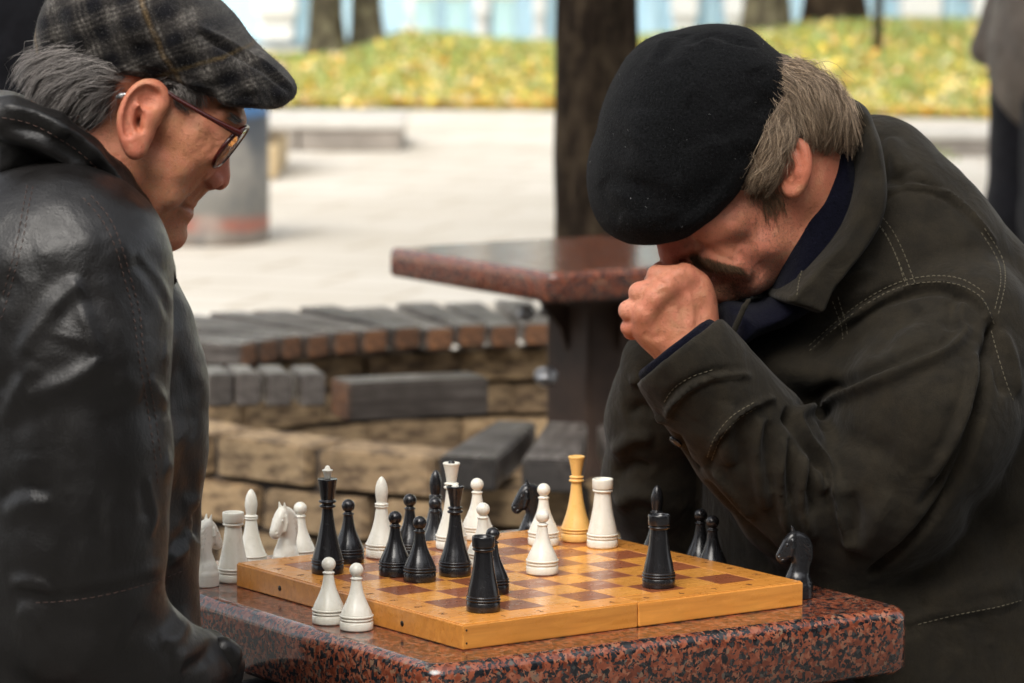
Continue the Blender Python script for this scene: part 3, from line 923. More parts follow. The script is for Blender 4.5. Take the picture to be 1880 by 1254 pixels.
piece('queen', 'b', 839, 3.875, B_, 'black queen with a white bead on top', 1, ('dome', 'w', .0866))
piece('pawn', 'b', 908, 3.779, B_, 'black pawn hidden behind the dented black rook', 2)
piece('rook', 'b', 891, 3.687, B_, 'black rook with dented rim at the near corner of the board', 3)
piece('bishop', 'b', 1209, 4.085, T_, 'black bishop on the granite behind the right black rook', 4)
piece('rook', 'b', 1213, 3.816, B_, 'black rook alone on the right half of the board', 5)
piece('pawn', 'b', 1289, 4.046, T_, 'black pawn behind the board at right, left of the pair', 6)
piece('pawn', 'b', 1311, 4.004, T_, 'black pawn behind the board at right, right of the pair', 7)
# ================================================================ SCULPTING: implicit solids meshed with surface nets
class Frame:
    """vertical side plane of a figure: a = right in the plane, z = up, n = towards the viewer's side"""
    def __init__(s, px, py, y, phi):
        s.c = at_y(px, py, y); s.a = np.array([math.cos(phi), math.sin(phi), 0.0])
        s.n = np.array([math.sin(phi), -math.cos(phi), 0.0]); s.z = np.array([0, 0, 1.0])
    def P(s, px, py, l=0.0):
        d = ray(px, py)
        t = ((s.c + s.n * l - CAM) @ s.n) / (d @ s.n)
        return CAM + d * t
    def uv(s, P):
        Q = P - s.c
        return Q @ s.a, Q @ s.z, Q @ s.n
def smin(a, b, k):
    if k <= 0: return np.minimum(a, b)
    h = np.maximum(k - np.abs(a - b), 0) / k
    return np.minimum(a, b) - h * h * k * .25
def smax(a, b, k): return -smin(-a, -b, k)
def catmull2(pts, n=6, closed=True):
    P = np.asarray(pts, float); N_ = len(P); out = []
    rng_ = range(N_) if closed else range(N_ - 1)
    for i in rng_:
        if closed: p0, p1, p2, p3 = P[(i - 1) % N_], P[i], P[(i + 1) % N_], P[(i + 2) % N_]
        else: p0, p1, p2, p3 = P[max(i - 1, 0)], P[i], P[i + 1], P[min(i + 2, N_ - 1)]
        for k in range(n):
            t = k / n
            out.append(.5 * (2 * p1 + (p2 - p0) * t + (2 * p0 - 5 * p1 + 4 * p2 - p3) * t * t + (3 * p1 - 3 * p2 + p3 - p0) * t ** 3))
    if not closed: out.append(P[-1])
    return np.array(out)
def poly_sdf(poly, X, Y):
    p = np.stack([X.ravel(), Y.ravel()], 1).astype(np.float32)
    d = np.full(len(p), 1e9, np.float32); ins = np.zeros(len(p), bool)
    n = len(poly)
    for i in range(n):
        a = poly[i]; b = poly[(i + 1) % n]; e = b - a
        w = p - a
        t = np.clip((w @ e) / (e @ e + 1e-12), 0, 1)
        q = w - t[:, None] * e
        d = np.minimum(d, (q * q).sum(1))
        c = ((a[1] <= p[:, 1]) != (b[1] <= p[:, 1]))
        with np.errstate(divide='ignore', invalid='ignore'):
            xx = a[0] + (p[:, 1] - a[1]) * e[0] / (e[1] if e[1] != 0 else 1e-12)
        ins ^= c & (p[:, 0] < xx)
    d = np.sqrt(d)
    return np.where(ins, -d, d).reshape(X.shape)
class Sculpt:
    def __init__(s): s.ops = []
    def smooth(s, pts, rr, n=3, **kw):
        A = np.concatenate([np.array(pts, float), np.asarray(rr, float)[:, None]], 1)
        A = catmull2(A, n, closed=False)
        return s.chain(list(A[:, :3]), list(A[:, 3]), **kw)
    def add(s, f, c, r, k=.01, mode='add'): s.ops.append((f, np.asarray(c, float), r, k, mode)); return s
    def ball(s, c, r, k=.01, mode='add'):
        c = np.asarray(c, float); r3 = np.broadcast_to(np.asarray(r, float), (3,))
        if np.ptp(r3) < 1e-9: f = lambda P: np.linalg.norm(P - c, axis=1) - r3[0]
        else:
            def f(P):
                q = (P - c) / r3; k0 = np.linalg.norm(q, axis=1); k1 = np.linalg.norm(q / r3, axis=1) + 1e-9
                return k0 * (k0 - 1) / k1
        return s.add(f, c, r3.max(), k, mode)
    def ell(s, c, ax, r, k=.01, mode='add'):
        """ellipsoid with axes rows ax"""
        c = np.asarray(c, float); ax = np.asarray(ax, float); r = np.asarray(r, float)
        def f(P):
            q = ((P - c) @ ax.T) / r; k0 = np.linalg.norm(q, axis=1); k1 = np.linalg.norm(q / r, axis=1) + 1e-9
            return k0 * (k0 - 1) / k1
        return s.add(f, c, r.max(), k, mode)
    def cone(s, a, b, ra, rb, k=.01, mode='add'):
        a = np.asarray(a, float); b = np.asarray(b, float); e = b - a; L2 = e @ e + 1e-12
        def f(P):
            w = P - a; t = np.clip((w @ e) / L2, 0, 1)
            return np.linalg.norm(w - t[:, None] * e, axis=1) - (ra + (rb - ra) * t)
        return s.add(f, (a + b) / 2, math.sqrt(L2) / 2 + max(ra, rb), k, mode)
    def chain(s, pts, rr, k=.01, mode='add', kin=None):
        """one smooth limb through pts: minimum over the pieces, joined first, then blended in with k"""
        pts = [np.asarray(p, float) for p in pts]; rr = list(np.broadcast_to(rr, (len(pts),)))
        kk = kin if kin is not None else min(rr) * .6
        def f(P):
            d = None
            for i in range(len(pts) - 1):
                a, b, ra, rb = pts[i], pts[i + 1], rr[i], rr[i + 1]
                e = b - a; w = P - a; t = np.clip((w @ e) / (e @ e + 1e-12), 0, 1)
                q = np.linalg.norm(w - t[:, None] * e, axis=1) - (ra + (rb - ra) * t)
                d = q if d is None else smin(d, q, kk)
            return d
        A = np.array(pts); c = (A.min(0) + A.max(0)) / 2
        return s.add(f, c, np.linalg.norm(A - c, axis=1).max() + max(rr), k, mode)
    def inflate(s, fr, px_poly, widths, r=.04, k=.01, mode='add', p=2.0, res=.0022, lc=None, smooth=5, plane_l=0.0, pad=.05):
        """solid whose side outline is px_poly and whose half-thickness follows `widths` [(px,py,w)]"""
        W = np.array([fr.uv(fr.P(x, y, plane_l)[None])[:2] for x, y in px_poly])[:, :, 0]
        W = catmull2(W, smooth)
        lo = W.min(0) - pad; hi = W.max(0) + pad
        nu, nv = int((hi[0] - lo[0]) / res) + 2, int((hi[1] - lo[1]) / res) + 2
        U, Vv = np.meshgrid(lo[0] + np.arange(nu) * res, lo[1] + np.arange(nv) * res, indexing='ij')
        D = poly_sdf(W, U, Vv)
        def field(ctrl):
            C = np.array([list(np.array(fr.uv(fr.P(x, y, plane_l)[None])[:2]).ravel()) + [v] for x, y, v in ctrl])
            if len(C) == 1: return np.full(U.shape, C[0, 2])
            num = 0; den = 0
            for cu, cv, val in C:
                w = 1.0 / ((U - cu) ** 2 + (Vv - cv) ** 2 + 1e-4) ** 1.6
                num = num + w * val; den = den + w
            return num / den
        Wd = field(widths)
        Lc = field(lc) if lc else np.zeros(U.shape)
        Rr = field(r) if isinstance(r, list) else np.full(U.shape, r)
        cu = (lo + hi) / 2
        def samp(G, fu, fv, iu, iv):
            return (G[iu, iv] * (1 - fu) * (1 - fv) + G[iu + 1, iv] * fu * (1 - fv) + G[iu, iv + 1] * (1 - fu) * fv + G[iu + 1, iv + 1] * fu * fv)
        def f(P):
            u, v, l = fr.uv(P)
            gu = np.clip((u - lo[0]) / res, 0, nu - 1.001); gv = np.clip((v - lo[1]) / res, 0, nv - 1.001)
            iu = gu.astype(int); iv = gv.astype(int); fu = gu - iu; fv = gv - iv
            d = samp(D, fu, fv, iu, iv)
            ex = np.maximum(np.maximum(lo[0] - u, u - lo[0] - nu * res), np.maximum(lo[1] - v, v - lo[1] - nv * res)); d = d + np.maximum(ex, 0)
            w = samp(Wd, fu, fv, iu, iv); c0 = samp(Lc, fu, fv, iu, iv); rr_ = samp(Rr, fu, fv, iu, iv)
            q = np.maximum(1 + d / rr_, 0); L_ = np.abs(l - c0) / w
            if p == 2.0: e = np.sqrt(q * q + L_ * L_)
            else: e = (q ** p + L_ ** p) ** (1 / p)
            return (e - 1) * np.minimum(rr_, w)
        c3 = fr.c + fr.a * cu[0] + fr.z * cu[1]
        R_ = np.linalg.norm((hi - lo) / 2) + Wd.max() + np.abs(Lc).max()
        return s.add(f, c3, R_, k, mode)
    def eval(s, P, cull=True):
        n = len(P); F = np.full(n, .5)
        for f, c, r, k, mode in s.ops:
            if cull:
                m = ((P - c) ** 2).sum(1) < (r + k + .03) ** 2
                if not m.any(): continue
                idx = np.nonzero(m)[0]; d = f(P[idx]); Fm = F[idx]
            else: idx = slice(None); d = f(P); Fm = F
            if mode == 'add': F[idx] = smin(Fm, d, k)
            elif mode == 'sub': F[idx] = smax(Fm, -d, k)
            else: F[idx] = smax(Fm, d, k)
        return F
    def mesh(s, lo, hi, h, name='m'):
        lo = np.asarray(lo, float); hi = np.asarray(hi, float)
        C = 4
        n = (np.ceil((hi - lo) / (h * C)).astype(int) + 1)          # coarse cells
        nf = n * C + 1
        g = [lo[i] + np.arange(n[i] + 1) * h * C for i in range(3)]
        G = np.stack(np.meshgrid(*g, indexing='ij'), -1).reshape(-1, 3)
        Fc = s.eval(G, cull=False if len(s.ops) < 60 else True).reshape(n + 1)
        thr = h * C * 1.9
        near = np.abs(Fc) < thr
        cell = np.zeros(n, bool)
        mn = np.full(n, 9e9); mx = np.full(n, -9e9)
        for i in (0, 1):
            for j in (0, 1):
                for k in (0, 1):
                    sl = (slice(i, n[0] + i), slice(j, n[1] + j), slice(k, n[2] + k))
                    cell |= near[sl]; mn = np.minimum(mn, Fc[sl]); mx = np.maximum(mx, Fc[sl])
        cell |= (mn < 0) & (mx > 0)
        Ff = np.repeat(np.repeat(np.repeat(np.where(Fc < 0, -1, 1).astype(np.float32), C, 0), C, 1), C, 2)[:nf[0], :nf[1], :nf[2]] * 1.0
        Ff = np.ascontiguousarray(Ff)
        pm = np.zeros(nf, bool)
        ci, cj, ck = np.nonzero(cell)
        off = np.arange(C + 1)
        I = (ci[:, None, None, None] * C + off[None, :, None, None]); J = (cj[:, None, None, None] * C + off[None, None, :, None]); K = (ck[:, None, None, None] * C + off[None, None, None, :])
        pm[np.broadcast_to(I, (len(ci), C + 1, C + 1, C + 1)), np.broadcast_to(J, (len(ci), C + 1, C + 1, C + 1)), np.broadcast_to(K, (len(ci), C + 1, C + 1, C + 1))] = True
        a, b, c = np.nonzero(pm)
        P = np.stack([a, b, c], 1) * h + lo
        vals = np.empty(len(P), np.float32)
        for q in range(0, len(P), 400000): vals[q:q + 400000] = s.eval(P[q:q + 400000])
        vals[vals == 0] = 1e-7
        Ff[a, b, c] = vals
        S = Ff < 0
        full = np.zeros(nf - 1, bool)
        base = S[:-1, :-1, :-1]
        for i in (0, 1):
            for j in (0, 1):
                for k in (0, 1):
                    full |= S[i:nf[0] - 1 + i, j:nf[1] - 1 + j, k:nf[2] - 1 + k] ^ base
        full &= np.repeat(np.repeat(np.repeat(cell, C, 0), C, 1), C, 2)
        x, y, z = np.nonzero(full)
        idm = np.full(full.shape, -1, np.int32); idm[x, y, z] = np.arange(len(x), dtype=np.int32)
        acc = np.zeros((len(x), 3)); cnt = np.zeros(len(x))
        cor = {}
        for i in (0, 1):
            for j in (0, 1):
                for k in (0, 1): cor[i, j, k] = Ff[x + i, y + j, z + k]
        for c1 in cor:
            for ax in range(3):
                if c1[ax]: continue
                c2 = list(c1); c2[ax] = 1; c2 = tuple(c2)
                v1, v2 = cor[c1], cor[c2]; m = (v1 < 0) != (v2 < 0)
                t = np.where(m, v1 / (v1 - v2 + 1e-20), 0)
                p = np.zeros((len(x), 3)); p[:] = c1; p[:, ax] += t
                acc += np.where(m[:, None], p, 0); cnt += m
        V = (np.stack([x, y, z], 1) + acc / np.maximum(cnt, 1)[:, None]) * h + lo
        Q = []
        for ax in range(3):
            o = [0, 1, 2]; o.remove(ax); b1, b2 = o
            sl1 = [slice(0, nf[i] - 1) for i in range(3)]
            s0 = S[tuple(slice(0, nf[i] - 1) for i in range(3))]
            e1 = [slice(0, nf[i] - 1) for i in range(3)]; e1[ax] = slice(1, nf[ax])
            cr = s0 ^ S[tuple(e1)]
            cr &= full
            X = np.stack(np.nonzero(cr), 1)
            X = X[(X[:, b1] > 0) & (X[:, b2] > 0)]
            d1 = np.zeros(3, int); d1[b1] = 1; d2 = np.zeros(3, int); d2[b2] = 1
            q = [idm[tuple((X - o_).T)] for o_ in (0 * d1, d1, d1 + d2, d2)]
            q = np.stack(q, 1)
            fl = S[tuple(X.T)]
            if ax == 1: fl = ~fl
            q = np.where(fl[:, None], q, q[:, ::-1])
            Q.append(q[(q >= 0).all(1)])
        Q = np.concatenate(Q)
        s.V, s.Q = V, Q
        return V, Q
def vnormals(V, Q):
    a = V[Q[:, 2]] - V[Q[:, 0]]; b = V[Q[:, 3]] - V[Q[:, 1]]
    n = np.cross(a, b); N_ = np.zeros_like(V)
    for i in range(4): np.add.at(N_, Q[:, i], n)
    return N_ / (np.linalg.norm(N_, axis=1, keepdims=True) + 1e-12)
def relax(V, Q, it=1, lam=.5):
    E = np.concatenate([Q[:, [0, 1]], Q[:, [1, 2]], Q[:, [2, 3]], Q[:, [3, 0]]])
    for _ in range(it):
        acc = np.zeros_like(V); cnt = np.zeros(len(V))
        np.add.at(acc, E[:, 0], V[E[:, 1]]); np.add.at(cnt, E[:, 0], 1)
        np.add.at(acc, E[:, 1], V[E[:, 0]]); np.add.at(cnt, E[:, 1], 1)
        V = V * (1 - lam) + lam * acc / cnt[:, None]
    return V
def bvh(V, Q): return BVHTree.FromPolygons([tuple(v) for v in V.tolist()], [tuple(q) for q in Q.tolist()])
def snap(tree_, px, py, back=.0):
    d = Vector(ray(px, py)).normalized()
    h = tree_.ray_cast(Vector(CAM), d)
    return None if h[0] is None else (np.array(h[0]), np.array(h[1]))
def snap_line(tree_, pts, n=6):
    P = catmull2(pts, n, closed=False); out = []; nn = []
    for x, y in P:
        r = snap(tree_, x, y)
        if r is not None: out.append(r[0]); nn.append(r[1])
    return np.array(out), np.array(nn)
def carve(V, Q, tree_, strokes, gain=1.0, ws=1.0):
    """fold / crease strokes: [(pts, width_m, height_m[, asym])] displaced along the normals around the 3-D line"""
    Nn = vnormals(V, Q); D = np.zeros(len(V))
    for st in strokes:
        pts, w, hgt = st[:3]; w = w * ws
        L_, nn = snap_line(tree_, pts, 5)
        if len(L_) < 2: continue
        # drop jumps
        keep = [0]
        for i in range(1, len(L_)):
            if np.linalg.norm(L_[i] - L_[keep[-1]]) < .06: keep.append(i)
        L_ = L_[keep]; nn = nn[keep]
        lo = L_.min(0) - 3 * w; hi = L_.max(0) + 3 * w
        m = np.nonzero(((V > lo) & (V < hi)).all(1))[0]
        if not len(m): continue
        best = np.full(len(m), 1e9); tt = np.zeros(len(m)); side = np.zeros(len(m))
        P = V[m]; tot = max(len(L_) - 1, 1)
        for i in range(len(L_) - 1):
            a, b = L_[i], L_[i + 1]; e = b - a; wv = P - a
            t = np.clip((wv @ e) / (e @ e + 1e-12), 0, 1)
            q = wv - t[:, None] * e; d = np.linalg.norm(q, axis=1)
            bt = d < best; best = np.where(bt, d, best); tt = np.where(bt, (i + t) / tot, tt)
            if len(st) > 3:
                sd = np.cross(e, nn[i]); sd /= np.linalg.norm(sd) + 1e-12
                side = np.where(bt, q @ sd, side)
        taper = np.sqrt(np.clip(np.minimum(tt, 1 - tt) * 5, 0, 1)) if not (len(st) > 4 and st[4]) else 1
        prof = np.exp(-(best / w) ** 2)
        if len(st) > 3 and st[3]:
            s_ = side / w * st[3]
            prof = prof * (1 - .55 * np.tanh(s_ * 2.0)) - .55 * np.exp(-((s_ - 1.1) ** 2 + (best / w) ** 2 * .2) * 1.6) * (s_ > 0)
        ok = (Nn[m] @ nn.mean(0)) > -.1
        D[m] += gain * hgt * prof * taper * ok
    return V + Nn * D[:, None]
def vcolor(me, V, base, blobs):
    """paint: blobs [(xyz, radius, rgb, strength)]"""
    C = np.ones((len(V), 4), np.float32); C[:, :3] = base
    for c, r, col, s_ in blobs:
        c = np.asarray(c, float)
        w = np.exp(-((V - c) ** 2).sum(1) / (r * r)) * s_
        C[:, :3] = C[:, :3] * (1 - w[:, None]) + np.array(col) * w[:, None]
    a = me.color_attributes.new('tint', 'FLOAT_COLOR', 'POINT'); a.data.foreach_set('color', C.ravel())
def fbm(P, scale, seed=0, oct=3):
    """cheap smooth pseudo-noise from summed sines"""
    rg = np.random.default_rng(seed); out = np.zeros(len(P)); amp = 1; tot = 0
    for o in range(oct):
        for k in range(5):
            d = rg.normal(size=3); d /= np.linalg.norm(d)
            out += amp * np.sin((P @ d) * scale * rg.uniform(.7, 1.4) * 2 * np.pi + rg.uniform(0, 6.28)); tot += amp * .7
        scale *= 2.1; amp *= .5
    return out / tot
def sculpt_obj(name, V, Q, mats, parent):
    me = np_mesh(name, V, Q)
    o = link_mesh(name, me, mats, parent, smooth=True)
    return o
def local(parent, V): return V - np.array(parent.location)
def stitches(name, tree_, lines, m, parent, dash=.0042, gap=.0026, r=.00065, lift=.0006):
    """rows of thread dashes lying on the surface, joined into one part"""
    paths = []
    for pts in lines:
        L_, nn = snap_line(tree_, pts, 10)
        if len(L_) < 3: continue
        seg = np.linalg.norm(np.diff(L_, axis=0), axis=1)
        cut = np.nonzero(seg > .03)[0]
        st = 0
        for c in list(cut) + [len(L_) - 1]:
            A, B = L_[st:c + 1], nn[st:c + 1]; st = c + 1
            if len(A) < 3: continue
            s_ = np.concatenate([[0], np.cumsum(np.linalg.norm(np.diff(A, axis=0), axis=1))])
            p = 0
            while p + dash < s_[-1]:
                q = []
                for u in (p, p + dash * .5, p + dash):
                    pos = np.array([np.interp(u, s_, A[:, i]) for i in range(3)]); no = np.array([np.interp(u, s_, B[:, i]) for i in range(3)])
                    q.append(pos + no * (lift + (.0004 if u == p + dash * .5 else -.0004)))
                paths.append(np.array(q)); p += dash + gap
    if not paths: return
    V, Q = tube_mesh(paths, [r] * len(paths), 4)
    o = sculpt_obj(name, V - np.array(parent.location), Q, m, parent); o['kind'] = 'stuff'
    return o
def strands(paths_fn, n, r, seed):
    rg = np.random.default_rng(seed); P, R = [], []
    for i in range(n):
        q = paths_fn(rg)
        if q is None: continue
        P.append(q); R.append(np.linspace(1, .25, len(q)) * r * rg.uniform(.6, 1.2))
    return tube_mesh(P, R, 3)
def flow_hair(tree_, guides, n, r, seed, spread=9, clump=14, cs=2.2, lift=(.001, .004), curl=.003, mid=.5, seg=7, length=(.7, 1.0), free_end=.0):
    """strands following guide polylines [(pts_px)], jittered between neighbouring guides, laid on the surface"""
    G = [catmull2(g, 5, closed=False) for g in guides]
    K = min(len(g) for g in G)
    G = [g[np.linspace(0, len(g) - 1, seg * 2).astype(int)] for g in G]
    rg = np.random.default_rng(seed); P, R = [], []
    for i in range(n):
        if i % clump == 0:
            k = rg.integers(0, len(G) - 1) if len(G) > 1 else 0
            t = rg.uniform(0, 1)
            gc = G[k] * (1 - t) + G[min(k + 1, len(G) - 1)] * t
            gc = gc + rg.normal(0, spread, 2)
            ac = rg.uniform(0, .4); lc_ = rg.uniform(*length); cph = rg.uniform(0, 6.28); lfc = rg.uniform(*lift)
        w0 = rg.normal(0, cs, 2); w1 = rg.normal(0, cs * .45, 2)
        tg = np.linspace(0, 1, len(gc))[:, None]
        g = gc + w0 * (1 - tg) + w1 * tg
        a = np.clip(ac + rg.normal(0, .04), 0, .6); b = min(1, a + lc_ * rg.uniform(.85, 1.1))
        ids = np.linspace(a, b, seg) * (len(g) - 1)
        pts = np.array([[np.interp(u, np.arange(len(g)), g[:, 0]), np.interp(u, np.arange(len(g)), g[:, 1])] for u in ids])
        ph = cph + rg.normal(0, .3); tt = np.linspace(0, 1, seg)
        pts += np.stack([np.sin(tt * 5 + ph), np.cos(tt * 4 + ph)], 1) * rg.uniform(1, 3) * min(1, spread / 6)
        lf = lfc * rg.uniform(.6, 1.2); out = []; last = None; depth = None
        for (x, y), u in zip(pts, tt):
            s_ = snap(tree_, x, y)
            if s_ is not None and (depth is None or abs(np.linalg.norm(s_[0] - CAM) - depth) < .03):
                p = s_[0] + s_[1] * (lf * (1 + free_end * u)); depth = np.linalg.norm(s_[0] - CAM)
            elif depth is not None:
                d = ray(x, y); d /= np.linalg.norm(d); p = CAM + d * (depth - lf)
            else: p = None
            if p is not None: out.append(p)
        if len(out) >= 4:
            P.append(np.array(out)); R.append(np.linspace(1, .3, len(out)) * r * rg.uniform(.6, 1.3))
    return tube_mesh(P, R, 3)

def shade_strands(o, per):
    """one random lightness per strand (per = vertices of a strand)"""
    n = len(o.data.vertices); k = n // per + 1
    f = np.repeat(RNG.uniform(0, 1, k) ** 1.3, per)[:n].astype(np.float32)
    a = o.data.attributes.new('shade', 'FLOAT', 'POINT'); a.data.foreach_set('value', f)
def bristles(name, V, Q, centres, n, parent, ln=.0009, r=.00009, seed=1, m=None):
    """unshaven skin: short bristles round the given places, joined"""
    rg = np.random.default_rng(seed); Nn = vnormals(V, Q); w = np.zeros(len(V))
    for c, rd in centres: w = np.maximum(w, np.exp(-((V - np.asarray(c)) ** 2).sum(1) / rd ** 2))
    w *= Nn[:, 1] < .3
    k = rg.choice(len(V), n, p=w / w.sum())
    d = Nn[k] * .6 + rg.normal(0, .3, (n, 3)) + np.array([0, 0, -.5]); d /= np.linalg.norm(d, axis=1, keepdims=True)
    p = V[k] + rg.normal(0, .0006, (n, 3)); l = rg.uniform(.4, 1.2, n)[:, None] * ln
    a, b = tube_mesh(list(np.stack([p, p + d * l * .5, p + d * l], 1)), [r] * n, 3)
    o = sculpt_obj(name, local(parent, a), b, m or M['bristle'], parent); o['kind'] = 'stuff'
# ---------------------------------------------------------------- materials of the figures
def skin_mat(name, rough=.48, bumpy=1.0):
    m, N, L, b = new_mat(name)
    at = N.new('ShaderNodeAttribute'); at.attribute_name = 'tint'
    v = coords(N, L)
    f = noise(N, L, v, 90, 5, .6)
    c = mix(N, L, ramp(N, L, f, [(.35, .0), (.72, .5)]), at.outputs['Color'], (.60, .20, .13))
    q = noise(N, L, v, 24, 4, .6)
    c = mix(N, L, ramp(N, L, q, [(.42, .0), (.7, .5)]), c, (.50, .13, .085))
    q2 = noise(N, L, v, 38, 4, .6, .5)
    c = mix(N, L, ramp(N, L, q2, [(.55, .0), (.75, .4)]), c, (.56, .36, .20))
    g = noise(N, L, v, 260, 3)
    c = mix(N, L, ramp(N, L, g, [(.57, 0.0), (.72, .5)]), c, (.24, .09, .05))
    L.new(c, b.inputs['Base Color'])
    setp(b, Roughness=rough, Subsurface_Weight=.06, Subsurface_Radius=(.010, .004, .002), Subsurface_Scale=.6, Specular_IOR_Level=.42)
    L.new(ramp(N, L, f, [(.3, rough * .8), (.7, rough * 1.25)]), b.inputs['Roughness'])
    p = bump(N, L, b, noise(N, L, v, 520, 4, .7), .55 * bumpy, .0012)
    bump(N, L, b, voro(N, L, v, 700), .30 * bumpy, .0008, p)
    return m
M['skin'] = skin_mat('weathered_skin')
def wool(name, c0, c1, fine=900):
    m, N, L, b = new_mat(name)
    v = coords(N, L)
    f = noise(N, L, v, fine, 3, .7); g = noise(N, L, v, 60, 4)
    c = ramp(N, L, f, [(.35, c0), (.72, c1)])
    L.new(c, b.inputs['Base Color'])
    setp(b, Roughness=.95, Sheen_Weight=.03, Sheen_Roughness=.4, Specular_IOR_Level=.10)
    p = bump(N, L, b, noise(N, L, v, 380, 4, .75), .9, .0022)
    bump(N, L, b, g, .35, .004, p)
    return m
M['beret'] = wool('black_felt', (.0016, .0018, .0021), (.0105, .011, .012), 420)
M['navy'] = wool('navy_knit', (.0015, .0015, .005), (.0045, .005, .0125), 500)
def plaid():
    m, N, L, b = new_mat('grey_plaid_wool')
    tc = N.new('ShaderNodeTexCoord')
    mp = N.new('ShaderNodeMapping'); mp.inputs['Rotation'].default_value = (0, rad(20), rad(12))
    L.new(tc.outputs['Object'], mp.inputs['Vector'])
    wz = N.new('ShaderNodeTexNoise'); wz.inputs['Scale'].default_value = 22; L.new(mp.outputs[0], wz.inputs['Vector'])
    vm = N.new('ShaderNodeVectorMath'); vm.operation = 'SCALE'; vm.inputs[3].default_value = .012; L.new(wz.outputs['Color'], vm.inputs[0])
    va = N.new('ShaderNodeVectorMath'); va.operation = 'ADD'; L.new(mp.outputs[0], va.inputs[0]); L.new(vm.outputs[0], va.inputs[1])
    sp = N.new('ShaderNodeSeparateXYZ'); L.new(va.outputs[0], sp.inputs[0])
    def bands(s_, per, stops, ):
        q = mathn(N, L, 'FRACT', mathn(N, L, 'ADD', mathn(N, L, 'DIVIDE', s_, per), 10.37))
        return ramp(N, L, q, stops, 'LINEAR')
    B1 = [(0, .2), (.06, .35), (.12, .8), (.16, .45), (.20, .85), (.24, .4), (.28, .75), (.33, .2), (.46, .12), (.52, .3), (.60, .75), (.66, .6), (.72, .8), (.80, .45), (.88, .15), (.98, .2)]
    bx_ = bands(sp.outputs[0], .056, B1); bz_ = bands(sp.outputs[2], .050, B1)
    s = mathn(N, L, 'MULTIPLY', mathn(N, L, 'ADD', bx_, bz_), .5)
    c = ramp(N, L, s, [(.15, (.006, .006, .008)), (.36, (.022, .020, .019)), (.56, (.048, .043, .038)), (.85, (.15, .137, .122))])
    yl = bands(mathn(N, L, 'ADD', sp.outputs[0], .021), .112, [(0, 0), (.44, 0), (.47, 1), (.50, 0), (1, 0)])
    c = mix(N, L, mathn(N, L, 'MULTIPLY', yl, .4), c, (.20, .12, .035))
    yz = bands(mathn(N, L, 'ADD', sp.outputs[2], .035), .100, [(0, 0), (.44, 0), (.47, 1), (.50, 0), (1, 0)])
    c = mix(N, L, mathn(N, L, 'MULTIPLY', yz, .3), c, (.18, .12, .04))
    f = noise(N, L, tc.outputs['Object'], 430, 4, .75)
    c = mix(N, L, 1.0, c, ramp(N, L, f, [(.3, .25), (.52, .8), (.75, 2.3)]), 'MULTIPLY')
    L.new(c, b.inputs['Base Color'])
    setp(b, Roughness=.95, Sheen_Weight=.10, Sheen_Roughness=.4, Specular_IOR_Level=.15)
    bump(N, L, b, f, .8, .0014)
    return m
M['plaid'] = plaid()
def leather(name, col, rough=.34, fold=1.0):
    m, N, L, b = new_mat(name)
    v = coords(N, L)
    f = noise(N, L, v, 9, 4)
    c = ramp(N, L, f, [(.3, tuple(x * .7 for x in col)), (.75, tuple(x * 1.6 for x in col))])
    L.new(c, b.inputs['Base Color'])
    r = noise(N, L, v, 30, 5, .65)
    L.new(ramp(N, L, r, [(.3, rough * .8), (.7, rough * 1.35)]), b.inputs['Roughness'])
    setp(b, Specular_IOR_Level=.46)
    cre = voro(N, L, coords(N, L, (1, 1, .55)), 95, 'DISTANCE_TO_EDGE')
    cr = ramp(N, L, cre, [(0, 0.0), (.12, 1.0)])
    p = bump(N, L, b, cr, .06, .0008)
    p = bump(N, L, b, noise(N, L, v, 420, 3, .7), .38, .0010, p)
    p = bump(N, L, b, noise(N, L, coords(N, L, (1, 1, .6)), 28, 4, .6, .8), .30 * fold, .0035, p)
    bump(N, L, b, noise(N, L, v, 11, 3, .5, .6), .25 * fold, .012, p)
    return m
M['leather'] = leather('black_leather', (.0055, .0048, .0045), .37)
def canvas(name, col, lite):
    m, N, L, b = new_mat(name)
    v = coords(N, L)
    f = noise(N, L, v, 45, 5, .65)
    c = ramp(N, L, f, [(.3, col), (.75, lite)])
    g = noise(N, L, v, 900, 2)
    c = mix(N, L, 1.0, c, ramp(N, L, g, [(.3, .65), (.75, 1.35)]), 'MULTIPLY')
    L.new(c, b.inputs['Base Color'])
    setp(b, Roughness=.88, Sheen_Weight=.05, Sheen_Roughness=.5, Specular_IOR_Level=.2)
    p = bump(N, L, b, g, .5, .0008)
    p = bump(N, L, b, noise(N, L, v, 60, 4, .6, .5), .3, .003, p)
    p = bump(N, L, b, noise(N, L, coords(N, L, (1, 1, .7)), 22, 3, .55, 1.2), .4, .008, p)
    bump(N, L, b, noise(N, L, v, 9, 3, .5, .8), .5, .02, p)
    return m
M['canvas'] = canvas('dark_olive_canvas', (.0090, .0072, .0043), (.0200, .0155, .0088))
M['thread_l'] = simple('pale_thread', (.115, .10, .065), .8)
M['thread_d'] = simple('dark_thread', (.05, .025, .018), .6)
def hair_mat(name, c0, c1):
    m, N, L, b = new_mat(name)
    at = N.new('ShaderNodeAttribute'); at.attribute_name = 'shade'
    L.new(ramp(N, L, at.outputs['Fac'], [(0, c0), (.5, tuple((a * .6 + q * .4) for a, q in zip(c0, c1))), (1, c1)]), b.inputs['Base Color'])
    setp(b, Roughness=.45, Specular_IOR_Level=.4)
    return m
M['hair_grey'] = hair_mat('dark_grey_hair', (.040, .034, .031), (.46, .42, .39))
M['scalp_grey'] = simple('grey_hair_base', (.035, .029, .026), .7, 90, .4)
M['scalp_tan'] = simple('tan_hair_base', (.075, .052, .036), .7, 90, .4)
M['hair_tan'] = hair_mat('greying_brown_hair', (.080, .054, .034), (.60, .45, .31))
